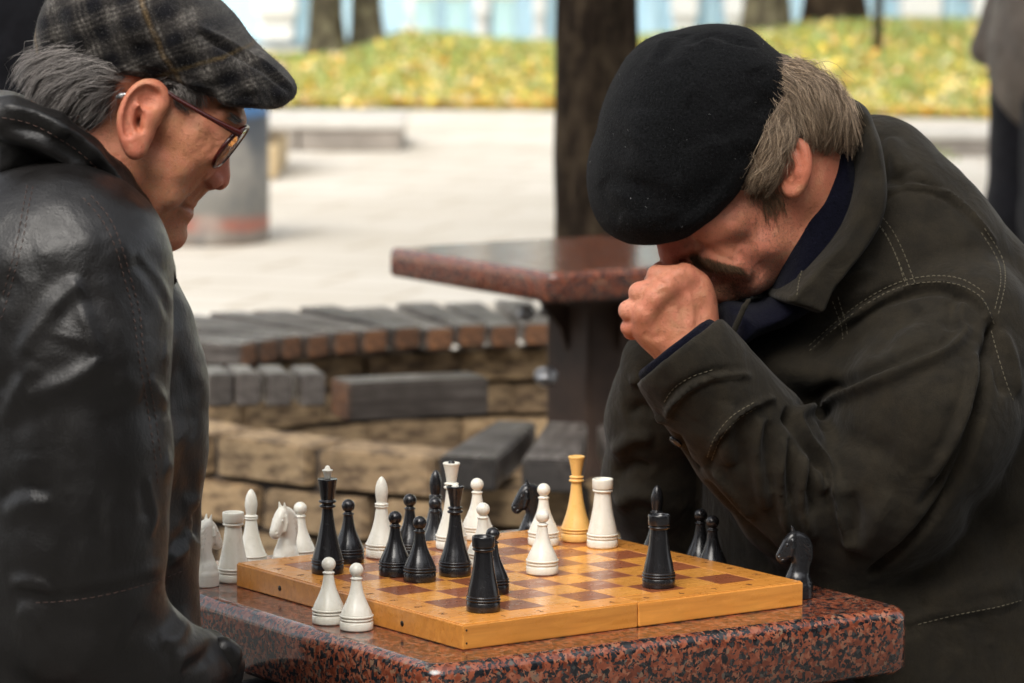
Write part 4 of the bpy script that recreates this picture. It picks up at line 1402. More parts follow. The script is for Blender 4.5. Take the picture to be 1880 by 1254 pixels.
M['stubble'] = hair_mat('stubble_hair', (.035, .022, .015), (.20, .14, .10))
M['mous'] = hair_mat('moustache_hair', (.045, .026, .015), (.30, .18, .10))
M['bristle'] = simple('short_bristle', (.30, .25, .22), .6)
m, N, L, b = new_mat('red_brown_acetate'); setp(b, Roughness=.15, Transmission_Weight=.25); b.inputs['Base Color'].default_value = (.055, .006, .004, 1); M['acetate'] = m
m, N, L, b = new_mat('spectacle_lens'); setp(b, Roughness=.03, Transmission_Weight=1.0, IOR=1.5); b.inputs['Base Color'].default_value = (.95, .93, .9, 1); M['lens'] = m
M['hearing'] = simple('silver_hearing_aid', (.5, .5, .5), .25, Metallic=.8)
# ================================================================ LEFT PLAYER (flat cap, glasses, black leather jacket)
man1 = empty('person', tuple(at_y(120, 900, 3.55)[:2]) + (0,), 0)
man1.location.z = 0
HF = Frame(270, 230, 3.55, rad(-5))
TF = Frame(150, 700, 3.58, rad(14))
hp = HF.P
# --- body: head, neck, upper trunk in one surface
S = Sculpt()
head = [(452, 120), (449, 160), (442, 190), (439, 212), (438, 232), (431, 247), (424, 262), (416, 280), (407, 300), (396, 322), (386, 340),
        (381, 352), (373, 362), (362, 374), (352, 382), (346, 386), (349, 396), (346, 406), (339, 416), (335, 428), (334, 440), (326, 450), (312, 456), (296, 455),
        (282, 440), (262, 440), (225, 430), (170, 400), (120, 330), (70, 250), (58, 200), (62, 130), (88, 60), (150, 0), (250, -25), (350, 0), (420, 60)]
wd_ = [(250, 60, .070), (240, 130, .078), (150, 120, .074), (80, 160, .058), (350, 90, .066), (420, 130, .054), (440, 180, .046), (435, 230, .040), (380, 230, .060),
       (330, 220, .070), (300, 300, .066), (250, 330, .062), (350, 310, .056), (395, 300, .036), (410, 270, .034), (375, 355, .020), (350, 380, .018), (340, 405, .019), (325, 440, .020), (300, 445, .030),
       (330, 360, .044), (290, 400, .050), (240, 400, .056), (180, 330, .056), (130, 270, .056)]
rr_ = [(250, 100, .075), (430, 150, .045), (440, 230, .024), (410, 290, .022), (370, 360, .018), (348, 385, .012), (340, 410, .014), (325, 445, .022), (290, 440, .035), (120, 250, .05)]
S.inflate(HF, head, wd_, rr_, p=2.25, res=.0014, smooth=4)
# nose
nose = [(434, 240), (429, 252), (420, 268), (417, 285), (418, 305), (420, 322), (419, 336), (414, 347), (404, 354), (394, 352), (386, 348), (376, 345), (372, 332), (378, 315), (392, 295), (400, 275), (405, 255)]
S.inflate(HF, nose, [(430, 245, .008), (415, 280, .009), (412, 315, .011), (415, 335, .0115), (400, 345, .014), (385, 335, .015), (392, 310, .011)], .010, k=.008, p=2.2, res=.001)
for sg in (1, -1):
    S.ball(hp(387, 337, sg * .0135), (.0095, .0066, .0085), k=.003)                       # alae
    S.ball(hp(397, 352, sg * .0105), (.0056, .0046, .0036), k=.002, mode='sub')            # nostrils
    S.ell(hp(402, 262, sg * .033), np.eye(3), (.015, .013, .013), k=.012, mode='sub')      # eye socket
    S.ball(hp(397, 262, sg * .031), .0128, k=.005)                                         # lidded eye
    S.chain([hp(432, 226, sg * .012), hp(425, 224, sg * .030), hp(408, 214, sg * .044)], [.0062, .0066, .0045], k=.012)  # brow ridge
    S.ball(hp(362, 275, sg * .046), (.020, .013, .017), k=.022)                            # cheek bone
    S.ball(hp(306, 345, sg * .044), (.014, .011, .020), k=.02)                             # jowl
    S.chain([hp(388, 302, sg * .019), hp(364, 325, sg * .033), hp(342, 352, sg * .034)], [.003, .0045, .003], k=.012)
# lips
S.chain([hp(346, 381, 0), hp(343, 380, .010), hp(336, 377, .020)], [.0042, .0040, .0026], k=.005)
S.chain([hp(346, 381, 0), hp(343, 380, -.010), hp(336, 377, -.020)], [.0042, .0040, .0026], k=.005)
S.chain([hp(338, 397, .0), hp(336, 394, .011), hp(332, 385, .020)], [.0050, .0046, .0026], k=.006)
S.chain([hp(338, 397, .0), hp(336, 394, -.011), hp(332, 385, -.020)], [.0050, .0046, .0026], k=.006)
S.chain([hp(353, 389.5, 0), hp(347, 388, .012), hp(331, 380, .0245)], [.0018, .0018, .0016], k=.0025, mode='sub')
S.ball(hp(310, 438, 0), (.012, .017, .012), k=.014)
# ears
for sg in (1, -1):
    L0, L1 = .070 * sg, .0885 * sg
    def e(x, y):
        t = np.clip((300 - x) / 80.0, 0, 1)
        return hp(x, y, sg * (.0715 + .019 * t))
    plate = [e(287, 196), e(275, 192), e(258, 200), e(242, 220), (e(240, 250)), e(246, 275)]
    S.smooth(plate, [.0050, .0052, .0055, .0055, .005, .0045], k=.006, kin=.006)
    S.smooth([e(282, 205) - HF.n * sg * .002, e(262, 215) - HF.n * sg * .002, e(250, 240) - HF.n * sg * .002, e(250, 262) - HF.n * sg * .002], [.006, .0062, .0062, .0055], k=.006, kin=.006)
    S.chain([e(270, 225), e(262, 250), e(255, 275)], [.008, .007, .006], k=.010)
    helix = [(290, 208), (297, 192), (292, 174), (277, 164), (259, 167), (243, 181), (232, 204), (226, 230), (229, 257), (238, 276), (246, 284), (252, 278), (255, 266)]
    S.smooth([e(*q) + HF.n * sg * .0022 for q in helix], [.0026, .0036, .0040, .0042, .0044, .0047, .0049, .0044, .0040, .0042, .0046, .0040, .0028], k=.004, kin=.006)
    ant = [(276, 176), (262, 187), (250, 206), (244, 232), (246, 252), (254, 264), (262, 262)]
    S.smooth([e(*q) + HF.n * sg * .0035 for q in ant], [.0022, .0030, .0034, .0034, .0034, .0034, .0026], k=.005, kin=.003)
    S.smooth([e(*q) + HF.n * sg * .0072 for q in [(286, 178), (268, 170), (251, 180), (239, 200), (233, 226), (235, 252)]], [.0020, .0028, .0030, .0030, .0030, .0024], k=.004, kin=.003, mode='sub')
    S.ball(e(254, 226) + HF.n * sg * .006, (.0042, .006, .0100), k=.006, mode='sub')
    S.ball(e(252, 231) + HF.n * sg * .002, (.0024, .010, .0055), k=.003, mode='sub')
    S.ball(e(272, 190) + HF.n * sg * .007, (.008, .004, .006), k=.005, mode='sub')
    S.ball(e(264, 232) + HF.n * sg * .003, (.0042, .004, .0055), k=.004)
# neck and trunk inside the jacket
S.cone(hp(190, 300, 0), TF.P(110, 470, 0), .056, .062, k=.03)
S.ell(TF.P(70, 650, 0), np.array([TF.a, TF.n, TF.z]), (.085, .12, .13), k=.03)
lo1 = np.minimum(hp(20, 470, .11), hp(460, -40, -.11)) - .03; hi1 = np.maximum(hp(460, -40, -.11), hp(20, 470, .11)) + .03
lo1 = np.array([TF.c[0] - .17, 3.55 - .18, .90]); hi1 = np.array([hp(470, 0, 0)[0], 3.55 + .20, hp(250, -45, 0)[2] + .01])
V, Q = S.mesh(lo1, hi1, .0017)
Nn = vnormals(V, Q)
if ((V - V.mean(0)) * Nn).sum(1).mean() < 0: Q = Q[:, ::-1].copy()
T0 = bvh(V, Q)
V = carve(V, Q, T0, [
    ([(385, 346), (374, 352), (362, 366), (352, 378)], .0035, -.0012),
    ([(372, 330), (362, 348), (350, 362), (336, 376), (330, 390)], .005, -.0016),
    ([(318, 385), (310, 405), (300, 420)], .006, -.0014),
    ([(412, 258), (404, 262), (394, 264), (386, 260)], .0016, -.0012),
    ([(408, 270), (398, 275), (386, 272)], .003, -.0010),
    ([(382, 258), (372, 252), (364, 244)], .002, -.0007), ([(381, 264), (370, 263), (360, 260)], .002, -.0007), ([(382, 270), (372, 274), (364, 278)], .002, -.0006),
    ([(428, 200), (412, 190), (396, 184)], .003, -.0006), ([(420, 212), (406, 203), (392, 198)], .003, -.0006),
    ([(300, 300), (290, 330), (285, 360), (290, 400)], .010, -.0015),
    ([(222, 300), (236, 330), (258, 362), (276, 400)], .006, -.0022), ([(205, 290), (214, 325), (236, 362)], .006, -.0018),
    ([(346, 404), (340, 410), (332, 410)], .003, -.0010),
    ([(378, 324), (371, 334), (374, 346), (384, 350)], .0022, -.0016), ([(340, 300), (352, 288), (370, 284)], .003, -.0006), ([(398, 272), (388, 284), (374, 288)], .0035, -.0008),
    ([(300, 350), (306, 375), (300, 400)], .005, -.0006), ([(320, 330), (326, 352), (322, 372)], .005, -.0005)], gain=.85)
V = V + vnormals(V, Q) * (fbm(V, 26, 5, 3) * .0005)[:, None]
T0 = bvh(V, Q)
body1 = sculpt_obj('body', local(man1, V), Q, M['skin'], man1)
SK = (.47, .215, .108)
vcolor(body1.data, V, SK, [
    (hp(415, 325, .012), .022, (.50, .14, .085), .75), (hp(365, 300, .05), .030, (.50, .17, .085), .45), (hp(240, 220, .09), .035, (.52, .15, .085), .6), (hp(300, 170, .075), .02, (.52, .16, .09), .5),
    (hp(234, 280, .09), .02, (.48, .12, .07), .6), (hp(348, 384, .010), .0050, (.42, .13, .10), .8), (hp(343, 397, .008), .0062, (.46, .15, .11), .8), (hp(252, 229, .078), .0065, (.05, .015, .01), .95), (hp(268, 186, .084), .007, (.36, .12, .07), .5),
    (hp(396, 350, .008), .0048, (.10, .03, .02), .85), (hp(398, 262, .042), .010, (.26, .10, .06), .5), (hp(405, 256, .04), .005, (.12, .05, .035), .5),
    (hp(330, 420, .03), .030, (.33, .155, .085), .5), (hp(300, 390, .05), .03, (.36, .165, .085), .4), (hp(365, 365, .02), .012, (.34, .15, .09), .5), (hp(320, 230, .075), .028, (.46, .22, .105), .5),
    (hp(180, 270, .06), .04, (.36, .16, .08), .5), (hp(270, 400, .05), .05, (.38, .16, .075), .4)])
bristles('stubble', V, Q, [(hp(310, 430, .03), .028), (hp(340, 395, .02), .016), (hp(290, 380, .05), .035), (hp(365, 368, .012), .012), (hp(260, 330, .06), .03)], 3800, man1, seed=3)
# --- hair: base shell and strands
S = Sculpt()
hb = [(150, 70), (240, 82), (330, 110), (392, 150), (404, 184), (392, 200), (372, 205), (356, 215), (350, 224), (338, 212), (326, 196), (308, 180), (300, 160), (285, 150), (262, 152), (240, 168), (226, 190), (214, 215), (212, 245), (196, 240), (170, 236), (140, 228), (100, 214), (60, 190), (30, 158), (34, 132), (58, 108), (90, 82)]
S.inflate(HF, hb, [(80, 150, .070), (150, 160, .083), (220, 140, .086), (300, 150, .081), (360, 180, .0715), (395, 185, .061), (180, 220, .073), (40, 150, .055)], .026, p=2.4, res=.0018, smooth=3)
V, Q = S.mesh(hp(0, 260, .10) * [1, 1, 1] - [.02, .02, .02], hp(430, 60, -.11) + [.02, .03, .0], .0022)
Nn = vnormals(V, Q)
if ((V - V.mean(0)) * Nn).sum(1).mean() < 0: Q = Q[:, ::-1].copy(); Nn = -Nn
V = V + Nn * (fbm(V, 40, 3, 3) * .0016 - .0015)[:, None]
TH = bvh(V, Q)
hair1 = sculpt_obj('hair', local(man1, V), Q, M['scalp_grey'], man1)
g1 = [[(200, 112), (150, 104), (95, 108), (50, 124), (26, 155)], [(238, 128), (190, 120), (140, 126), (90, 148), (55, 185)], [(238, 142), (192, 144), (150, 158), (118, 186), (92, 222)],
      [(226, 162), (196, 172), (172, 192), (156, 218), (142, 238)], [(216, 182), (202, 196), (192, 216), (186, 244)]]
g2 = [[(245, 128), (275, 136), (300, 146), (325, 158), (350, 172)], [(270, 126), (305, 140), (340, 156), (372, 172), (396, 186)], [(330, 140), (355, 152), (378, 164), (398, 176), (405, 182)]]
g3 = [[(306, 162), (318, 176), (330, 194), (342, 214)], [(320, 158), (338, 172), (352, 190), (358, 210)], [(345, 160), (365, 172), (378, 188), (382, 200)]]
VV, QQ, off = [], [], 0
for G_, n_, sd, sp_ in ((g1, 2800, 1, 7), (g2, 600, 2, 4), (g3, 420, 3, 3)):
    a_, b_ = flow_hair(TH, G_, int(n_ * 1.3), .00028, sd, spread=sp_, lift=(.0005, .0055), free_end=1.2, length=(.45, .85))
    VV.append(a_); QQ.append(b_ + off); off += len(a_)
a_, b_ = flow_hair(TH, g1, 260, .00022, 31, spread=12, clump=1, cs=5, lift=(.004, .010), free_end=1.5, length=(.4, .8))
VV.append(a_); QQ.append(b_ + off); off += len(a_)
o = sculpt_obj('hair_strands', local(man1, np.concatenate(VV)), np.concatenate(QQ), M['hair_grey'], man1); o['kind'] = 'stuff'; shade_strands(o, 21)
# neck and brow hairs
gb = [[(436, 226), (428, 222), (418, 216), (408, 212)], [(438, 232), (430, 229), (420, 222), (410, 216)]]
a_, b_ = flow_hair(T0, gb, 60, .00035, 9, spread=2.5, lift=(.001, .003), length=(.3, .6))
o = sculpt_obj('eyebrow', local(man1, a_), b_, M['hair_grey'], man1); o['kind'] = 'stuff'; shade_strands(o, 21)
# --- flat cap
S = Sculpt()
cap = [(73, 124), (67, 85), (69, 60), (76, 28), (92, -5), (125, -38), (190, -62), (270, -62), (340, -38), (388, 0), (417, 30), (447, 69), (489, 110), (518, 134), (534, 152), (540, 170), (534, 186), (520, 192), (500, 190), (470, 186),
       (441, 188), (417, 184), (357, 170), (298, 157), (238, 145), (179, 136), (119, 128)]
S.inflate(HF, cap, [(100, 60, .074), (180, 40, .094), (270, 40, .098), (350, 80, .090), (420, 120, .078), (470, 150, .064), (520, 170, .040), (250, 120, .088), (120, 105, .074), (360, 140, .082), (440, 170, .070)],
          [(200, 20, .055), (300, 20, .055), (400, 90, .035), (520, 165, .016), (90, 80, .03), (250, 135, .014), (400, 172, .012), (120, 120, .012)], p=2.3, res=.0018, smooth=4)
brim = [(400, 160), (440, 150), (490, 150), (526, 165), (532, 182), (524, 194), (506, 203), (470, 202), (440, 198), (415, 190)]
S.inflate(HF, brim, [(430, 180, .072), (480, 185, .058), (520, 188, .036)], .008, k=.002, p=2.6, res=.0015)
V, Q = S.mesh(hp(50, 230, .12) - [.02, .02, 0], hp(560, -80, -.12) + [.02, .03, .01], .0024)
Nn = vnormals(V, Q)
if ((V - V.mean(0)) * Nn).sum(1).mean() < 0: Q = Q[:, ::-1].copy()
TC = bvh(V, Q)
V = carve(V, Q, TC, [
    ([(352, 57), (378, 70), (402, 80), (430, 95), (462, 113), (500, 138), (536, 170)], .006, .0035, 1.0),
    ([(355, 64), (400, 88), (460, 121), (500, 146), (530, 172)], .0028, -.0032),
    ([(80, 108), (130, 112), (200, 122), (298, 141), (380, 160), (436, 176)], .0025, -.0015),
    ([(200, 10), (196, 50), (182, 90)], .010, -.0022), ([(215, 10), (212, 50), (200, 90)], .008, .0018), ([(330, 20), (322, 60), (318, 100)], .010, .0018),
    ([(90, 20), (110, 60), (120, 95)], .010, -.0018), ([(260, -10), (262, 40), (250, 90)], .016, .002), ([(430, 120), (470, 150), (510, 172)], .006, -.0015)])
V = V + vnormals(V, Q) * (fbm(V, 11, 8, 3) * .0018)[:, None]
cap1 = sculpt_obj('flat_cap', local(man1, V), Q, M['plaid'], man1)
TC = bvh(V, Q)
# fuzz standing off the wool
def fuzz(name, V, Q, n, ln, r, mt, parent, seed):
    rg = np.random.default_rng(seed); Nn = vnormals(V, Q); k = rg.integers(0, len(V), n)
    p = V[k]; nn = Nn[k]; d = nn * .5 + rg.normal(0, .75, (n, 3)); d /= np.linalg.norm(d, axis=1, keepdims=True)
    l = rg.uniform(.3, 1, n)[:, None] * ln
    paths = np.stack([p, p + d * l * .5, p + d * l + rg.normal(0, .15, (n, 3)) * l], 1)
    a, b = tube_mesh(list(paths), [r] * n, 3)
    o = sculpt_obj(name, local(parent, a), b, mt, parent); o['kind'] = 'stuff'
M['fuzz'] = simple('wool_fuzz', (.09, .085, .08), .9)
M['fuzz_b'] = simple('felt_fuzz', (.025, .025, .027), .9)
fuzz('wool_fuzz', V, Q, 7000, .0030, .00010, M['fuzz'], man1, 4)
# --- spectacles
gl = empty('spectacles', (0, 0, 0)); gl.parent = man1
def part(name, V, Q, m_, par):
    o = sculpt_obj(name, local(man1, V), Q, m_, par); return o
for sg in (1, -1):
    pts = np.array([hp(300, 172, sg * .0755), hp(318, 185, sg * .0765), hp(350, 203, sg * .0765), (hp(390, 225, sg * .0745)), hp(420, 241, sg * .071), hp(438, 250, sg * .066)])
    a_, b_ = tube_mesh([pts], [np.array([.0017, .0019, .0020, .0023, .0029, .0034])], 10)
    part('temple', a_, b_, M['acetate'], gl)
    cx, cy = (423, 272)
    u1 = hp(446, 241, 0) - hp(394, 311, 0); u1 /= np.linalg.norm(u1)
    cl = HF.n * sg
    ring = []
    for k in range(29):
        a = 2 * math.pi * k / 28
        ca, sa = math.cos(a), math.sin(a)
        ex, ey = .0290 * np.sign(ca) * abs(ca) ** .75, .0215 * np.sign(sa) * abs(sa) ** .8
        fwd_ = np.cross(u1, HF.n); fwd_ = fwd_ if fwd_[0] > 0 else -fwd_
        ring.append(hp(421, 274, sg * .0360) + cl * ex + u1 * ey - fwd_ * (max(0, ex) * 18) ** 2 * .010)
    a_, b_ = tube_mesh([np.array(ring)], [.0023], 8)
    rim = part('rim', a_, b_, M['acetate'], gl)
    rg_ = np.array(ring[:-1]); c_ = rg_.mean(0)
    Vl = np.concatenate([[c_ + fwd_ * .002], rg_ * .985 + c_ * .015])
    me = bpy.data.meshes.new('lens'); me.from_pydata([tuple(v) for v in local(man1, Vl)], [], [(0, i + 1, (i + 1) % 28 + 1) for i in range(28)])
    lo_ = link_mesh('lens', me, M['lens'], gl, smooth=True)
    sm = lo_.modifiers.new('s', 'SOLIDIFY'); sm.thickness = .0016
a_, b_ = tube_mesh([np.array([hp(437, 258, .010), hp(441, 252, 0), hp(437, 258, -.010)])], [.0024], 8)
part('bridge', a_, b_, M['acetate'], gl)
# hearing aid behind the ear
S = Sculpt(); S.chain([hp(213, 184, .083), hp(219, 182, .0865), hp(226, 180, .088)], [.0022, .0026, .0020])
V, Q = S.mesh(hp(205, 195, .10) - .004, hp(235, 170, .07) + [.004, .006, .004], .0008)
if ((V - V.mean(0)) * vnormals(V, Q)).sum(1).mean() < 0: Q = Q[:, ::-1].copy()
part('hearing_aid', V, Q, M['hearing'], man1)

# --- leather jacket
tp = TF.P
S = Sculpt()
tor = [(-160, 420), (-120, 340), (-40, 300), (60, 280), (150, 300), (215, 350), (262, 410), (296, 470), (318, 525), (338, 580), (356, 635), (368, 690), (375, 760), (368, 830), (360, 900), (358, 960), (354, 1010), (350, 1060),
       (358, 1110), (376, 1160), (388, 1230), (390, 1320), (360, 1420), (200, 1480), (0, 1480), (-150, 1420), (-200, 1200), (-210, 900), (-200, 650)]
S.inflate(TF, tor, [(60, 330, .13), (100, 450, .185), (100, 600, .20), (120, 800, .185), (100, 1000, .175), (100, 1250, .18), (340, 700, .10), (350, 900, .10), (340, 1100, .10), (290, 520, .11)],
          [(100, 400, .075), (330, 700, .06), (100, 900, .09), (200, 1300, .08)], p=2.3, res=.004, smooth=4)
# near sleeve
sl = [tp(118, 500, .150), tp(140, 660, .165), tp(150, 850, .170), tp(150, 1010, .172), tp(158, 1120, .170)]
S.chain(sl, [.078, .072, .070, .066, .062], k=.035)
S.chain([tp(158, 1135, .170), tp(240, 1205, .155), tp(320, 1240, .125), tp(375, 1225, .105)], [.062, .052, .042, .032], k=.02)
# far sleeve
S.chain([tp(118, 500, -.16), tp(140, 850, -.17), tp(170, 1130, -.16), tp(330, 1240, -.13)], [.075, .068, .06, .045], k=.03)
S.ball(tp(100, 500, .13), (.09, .07, .075), k=.05)
S.chain([tp(225, 480, .045), tp(272, 600, .05), tp(306, 700, .05), tp(304, 850, .05), tp(290, 1000, .05), tp(305, 1120, .05)], .030, k=.02)
lo = np.array([TF.c[0] - .24, 3.58 - .33, .56]); hi = np.array([TF.c[0] + .26, 3.58 + .33, 1.34])
V, Q = S.mesh(lo, hi, .0036)
if ((V - V.mean(0)) * vnormals(V, Q)).sum(1).mean() < 0: Q = Q[:, ::-1].copy()
V = relax(V, Q, 2)
TJ = bvh(V, Q)
V = carve(V, Q, TJ, [
    ([(137, 514), (112, 545), (80, 582), (50, 625), (22, 680)], .012, .0075, 1.0), ([(150, 545), (118, 575), (88, 610), (62, 655)], .013, -.006),
    ([(137, 512), (150, 550), (161, 588), (176, 625), (184, 655)], .010, .0055, -1.0), ([(184, 655), (162, 680), (134, 697), (90, 716), (37, 738)], .011, .0065, 1.0), ([(120, 630), (110, 660), (80, 690), (45, 705)], .018, -.006),
    ([(60, 670), (48, 690), (20, 735), (5, 780)], .012, .005, 1.0), ([(55, 655), (20, 690), (0, 730)], .012, -.006),
    ([(100, 760), (60, 770), (20, 800)], .014, -.005), ([(214, 701), (235, 710), (252, 722), (262, 740)], .009, .005), ([(272, 705), (288, 730), (310, 755), (332, 782)], .009, .005, 1.0), ([(262, 716), (270, 745), (290, 780)], .008, -.004),
    ([(250, 470), (275, 500), (300, 534), (322, 570), (338, 606), (347, 640)], .006, .0035), ([(240, 480), (268, 515), (292, 552), (312, 590), (330, 640)], .007, -.0035), ([(240, 500), (262, 530), (285, 565), (300, 600)], .010, .003),
    ([(300, 650), (322, 690), (340, 740), (348, 790)], .010, .004), ([(318, 640), (336, 690), (352, 750), (358, 810)], .008, -.003),
    ([(6, 935), (30, 915), (60, 908), (96, 920)], .013, -.008, 1.0), ([(4, 960), (30, 938), (66, 928), (110, 925)], .013, .006),
    ([(20, 1078), (50, 1070), (85, 1080), (112, 1094)], .010, .0075, -1.0), ([(22, 1096), (60, 1104), (110, 1106), (180, 1096), (260, 1076), (345, 1048)], .007, -.0055),
    ([(120, 1086), (200, 1074), (280, 1052), (342, 1028)], .008, .004), ([(38, 1125), (56, 1142), (80, 1156)], .010, .006),
    ([(348, 1004), (330, 1018), (306, 1032), (272, 1044)], .009, .0075, 1.0), ([(350, 960), (340, 985), (316, 1006), (284, 1020)], .010, -.007), ([(272, 885), (278, 920), (286, 955), (275, 990)], .007, .0045, 1.0), ([(264, 890), (268, 930), (272, 960)], .006, -.003),
    ([(306, 855), (322, 868), (338, 888)], .010, .005), ([(330, 820), (350, 880), (352, 930)], .010, -.005),
    ([(362, 940), (366, 965), (362, 992)], .010, -.012), ([(340, 935), (352, 925), (368, 925)], .008, .005),
    ([(150, 930), (158, 980), (150, 1030), (140, 1070)], .006, .0018), ([(180, 900), (186, 960), (192, 1020), (184, 1070)], .006, -.002), ([(206, 920), (204, 980), (212, 1040)], .005, .0018), ([(130, 960), (124, 1010), (128, 1060)], .006, -.0016),
    ([(60, 840), (58, 870), (30, 900)], .014, .004), ([(90, 1150), (160, 1170), (220, 1180)], .020, -.006), ([(250, 1150), (300, 1160), (345, 1120), (360, 1080)], .014, -.007), ([(300, 1190), (330, 1180), (352, 1150), (372, 1130)], .010, .007, 1.0),
    ([(320, 1215), (350, 1205), (375, 1180), (392, 1165)], .010, .006), ([(340, 1235), (372, 1220), (392, 1200)], .006, -.005),
    ([(0, 420), (40, 440), (90, 440), (140, 424)], .016, -.003), ([(60, 470), (120, 450), (180, 440)], .012, .003), ([(30, 520), (0, 560)], .01, -.004), ([(200, 430), (225, 460), (240, 500)], .010, .003)], gain=.42, ws=.9)
V = V + vnormals(V, Q) * (fbm(V, 7, 2, 3) * .0022 + fbm(V, 22, 12, 2) * .0007)[:, None]
jk = sculpt_obj('leather_jacket', local(man1, V), Q, M['leather'], man1)
TJ = bvh(V, Q)
stitches('seam_stitching', TJ, [[(58, 350), (50, 390), (42, 440), (28, 500), (12, 560), (0, 600)], [(48, 348), (40, 392), (32, 440), (18, 500), (4, 552)],
    [(150, 370), (185, 410), (210, 460), (228, 520), (244, 580), (252, 640), (262, 700), (276, 780), (288, 860), (292, 900)], [(165, 366), (200, 408), (222, 460), (240, 520), (256, 580), (262, 640), (274, 700), (288, 780), (298, 860)],
    [(70, 1114), (130, 1110), (200, 1098), (280, 1076), (346, 1050)]], M['thread_d'], man1, r=.00042, lift=.0003)
# seam ridges beside the stitching, collar
S = Sculpt()
cm = [(-60, 190), (0, 176), (45, 186), (95, 212), (150, 240), (198, 276), (236, 326), (262, 370), (284, 420), (297, 462), (302, 492), (304, 512), (298, 520), (286, 505), (262, 470), (225, 420), (170, 372), (100, 345), (20, 338), (-60, 340)]
S.inflate(TF, cm, [(0, 250, .120), (80, 280, .125), (160, 330, .120), (220, 370, .105), (265, 420, .088), (300, 500, .080), (330, 570, .085)], [(60, 260, .035), (220, 370, .022), (320, 570, .008)], p=2.3, res=.0022, smooth=3,
          lc=[(0, 250, .0), (330, 570, .02)])
S.chain([tp(-60, 215, .11), tp(20, 222, .125), tp(90, 250, .130), tp(150, 290, .125), tp(205, 345, .112), tp(245, 400, .098), tp(275, 455, .090)], [.016, .018, .018, .017, .014, .012, .008], k=.012)
V, Q = S.mesh(tp(-80, 620, .16) - [.03, .05, .0], tp(370, 150, -.16) + [.02, .05, .02], .0028)
if ((V - V.mean(0)) * vnormals(V, Q)).sum(1).mean() < 0: Q = Q[:, ::-1].copy()
TK = bvh(V, Q)
V = carve(V, Q, TK, [
    ([(0, 205), (50, 216), (100, 240), (150, 272), (195, 318), (232, 372), (262, 428), (290, 490)], .006, .004, 1.0), ([(0, 236), (60, 250), (110, 276), (160, 314), (205, 366), (240, 424)], .006, -.005),
    ([(0, 260), (50, 268), (100, 292), (150, 330), (195, 380)], .007, .0035), ([(0, 300), (60, 306), (120, 330), (170, 366)], .008, -.003), ([(240, 360), (262, 410), (290, 470), (315, 530)], .005, -.003), ([(95, 262), (105, 250), (120, 256)], .004, .0025)])
V = V + vnormals(V, Q) * (fbm(V, 18, 6, 3) * .0012)[:, None]
sculpt_obj('collar', local(man1, V), Q, M['leather'], man1)
TK = bvh(V, Q)
stitches('collar_stitching', TK, [[(0, 224), (50, 234), (100, 258), (150, 292), (198, 340), (236, 396), (262, 450)]], M['thread_d'], man1, r=.0005, lift=.0003)
# gloved hand at the bottom of the frame: black leather, fingers curled on the lap
S = Sculpt()
gc = tp(415, 1205, .095)
S.chain([tp(380, 1212, .10), tp(404, 1226, .095)], [.026, .022], k=.01)
for k_, (fx, fy, fl) in enumerate([(424, 1208, .115), (430, 1224, .100), (428, 1240, .085), (420, 1256, .072)]):
    S.chain([tp(402, 1208 + k_ * 8, fl), tp(fx, fy, fl + .004), tp(fx - 2, fy + 22, fl), tp(fx - 22, fy + 34, fl - .006)], [.0105, .0105, .0095, .0085], k=.005)
S.chain([tp(395, 1202, .115), tp(414, 1196, .122), tp(428, 1204, .120)], [.011, .010, .009], k=.006)
V, Q = S.mesh(tp(350, 1310, .15) - [0, .03, .02], tp(470, 1150, .04) + [.02, .03, .02], .0022)
if ((V - V.mean(0)) * vnormals(V, Q)).sum(1).mean() < 0: Q = Q[:, ::-1].copy()
V = V + vnormals(V, Q) * (fbm(V, 60, 3, 2) * .0006)[:, None]
sculpt_obj('glove', local(man1, V), Q, M['leather'], man1)
# trousers, shoes: simple but whole
M['trouser'] = canvas('black_trousers', (.008, .008, .010), (.02, .02, .023))
def legs(man, hip, face, parent, spread=.11, name='trousers'):
    f = np.array([math.cos(face), math.sin(face), 0]); sd = np.array([-f[1], f[0], 0])
    S = Sculpt(); sh = Sculpt()
    for sg in (-1, 1):
        h = hip + sd * sg * .09; kn = hip + f * .40 + sd * sg * spread * 1.3 + [0, 0, .03]; an = hip + f * .42 + sd * sg * spread; an = np.array([an[0], an[1], .09])
        S.chain([h, kn, an], [.095, .068, .055], k=.05)
        sh.chain([an + [0, 0, -.04], an + f * .10 + [0, 0, -.055], an + f * .17 + [0, 0, -.058]], [.045, .036, .032], k=.02)
    S.ball(hip, (.17, .17, .12), k=.06)
    for S_, nm, mt in ((S, name, M['trouser']), (sh, 'shoes', M['leather'])):
        V, Q = S_.mesh(hip - [.7, .7, hip[2] + .0], hip + [.7, .7, .2], .009)
        if ((V - V.mean(0)) * vnormals(V, Q)).sum(1).mean() < 0: Q = Q[:, ::-1].copy()
        V[:, 2] = np.maximum(V[:, 2], .002)
        sculpt_obj(nm, V - np.array(parent.location), Q, mt, parent)
hip1 = np.array([tp(110, 1300, 0)[0], 3.58, .58])
legs(man1, hip1, rad(33), man1)
tag(man1, 'older man in checked flat cap, spectacles and black leather jacket', 'person', 'chess players')
def stool(x, y, h, label):
    t = empty('stool', (x, y, 0))
    bm = bmesh.new(); add_box(bm, (0, 0, h - .03), (.36, .36, .06), None, .01); bm_obj('seat', bm, M['granite'], t)
    bm = bmesh.new(); add_box(bm, (0, 0, (h - .06) / 2 - .001), (.16, .16, h - .062), None, .006); bm_obj('pedestal', bm, M['iron'], t)
    return tag(t, label, 'stool')
stool(hip1[0], hip1[1], .46, 'granite stool under the man in the leather jacket')
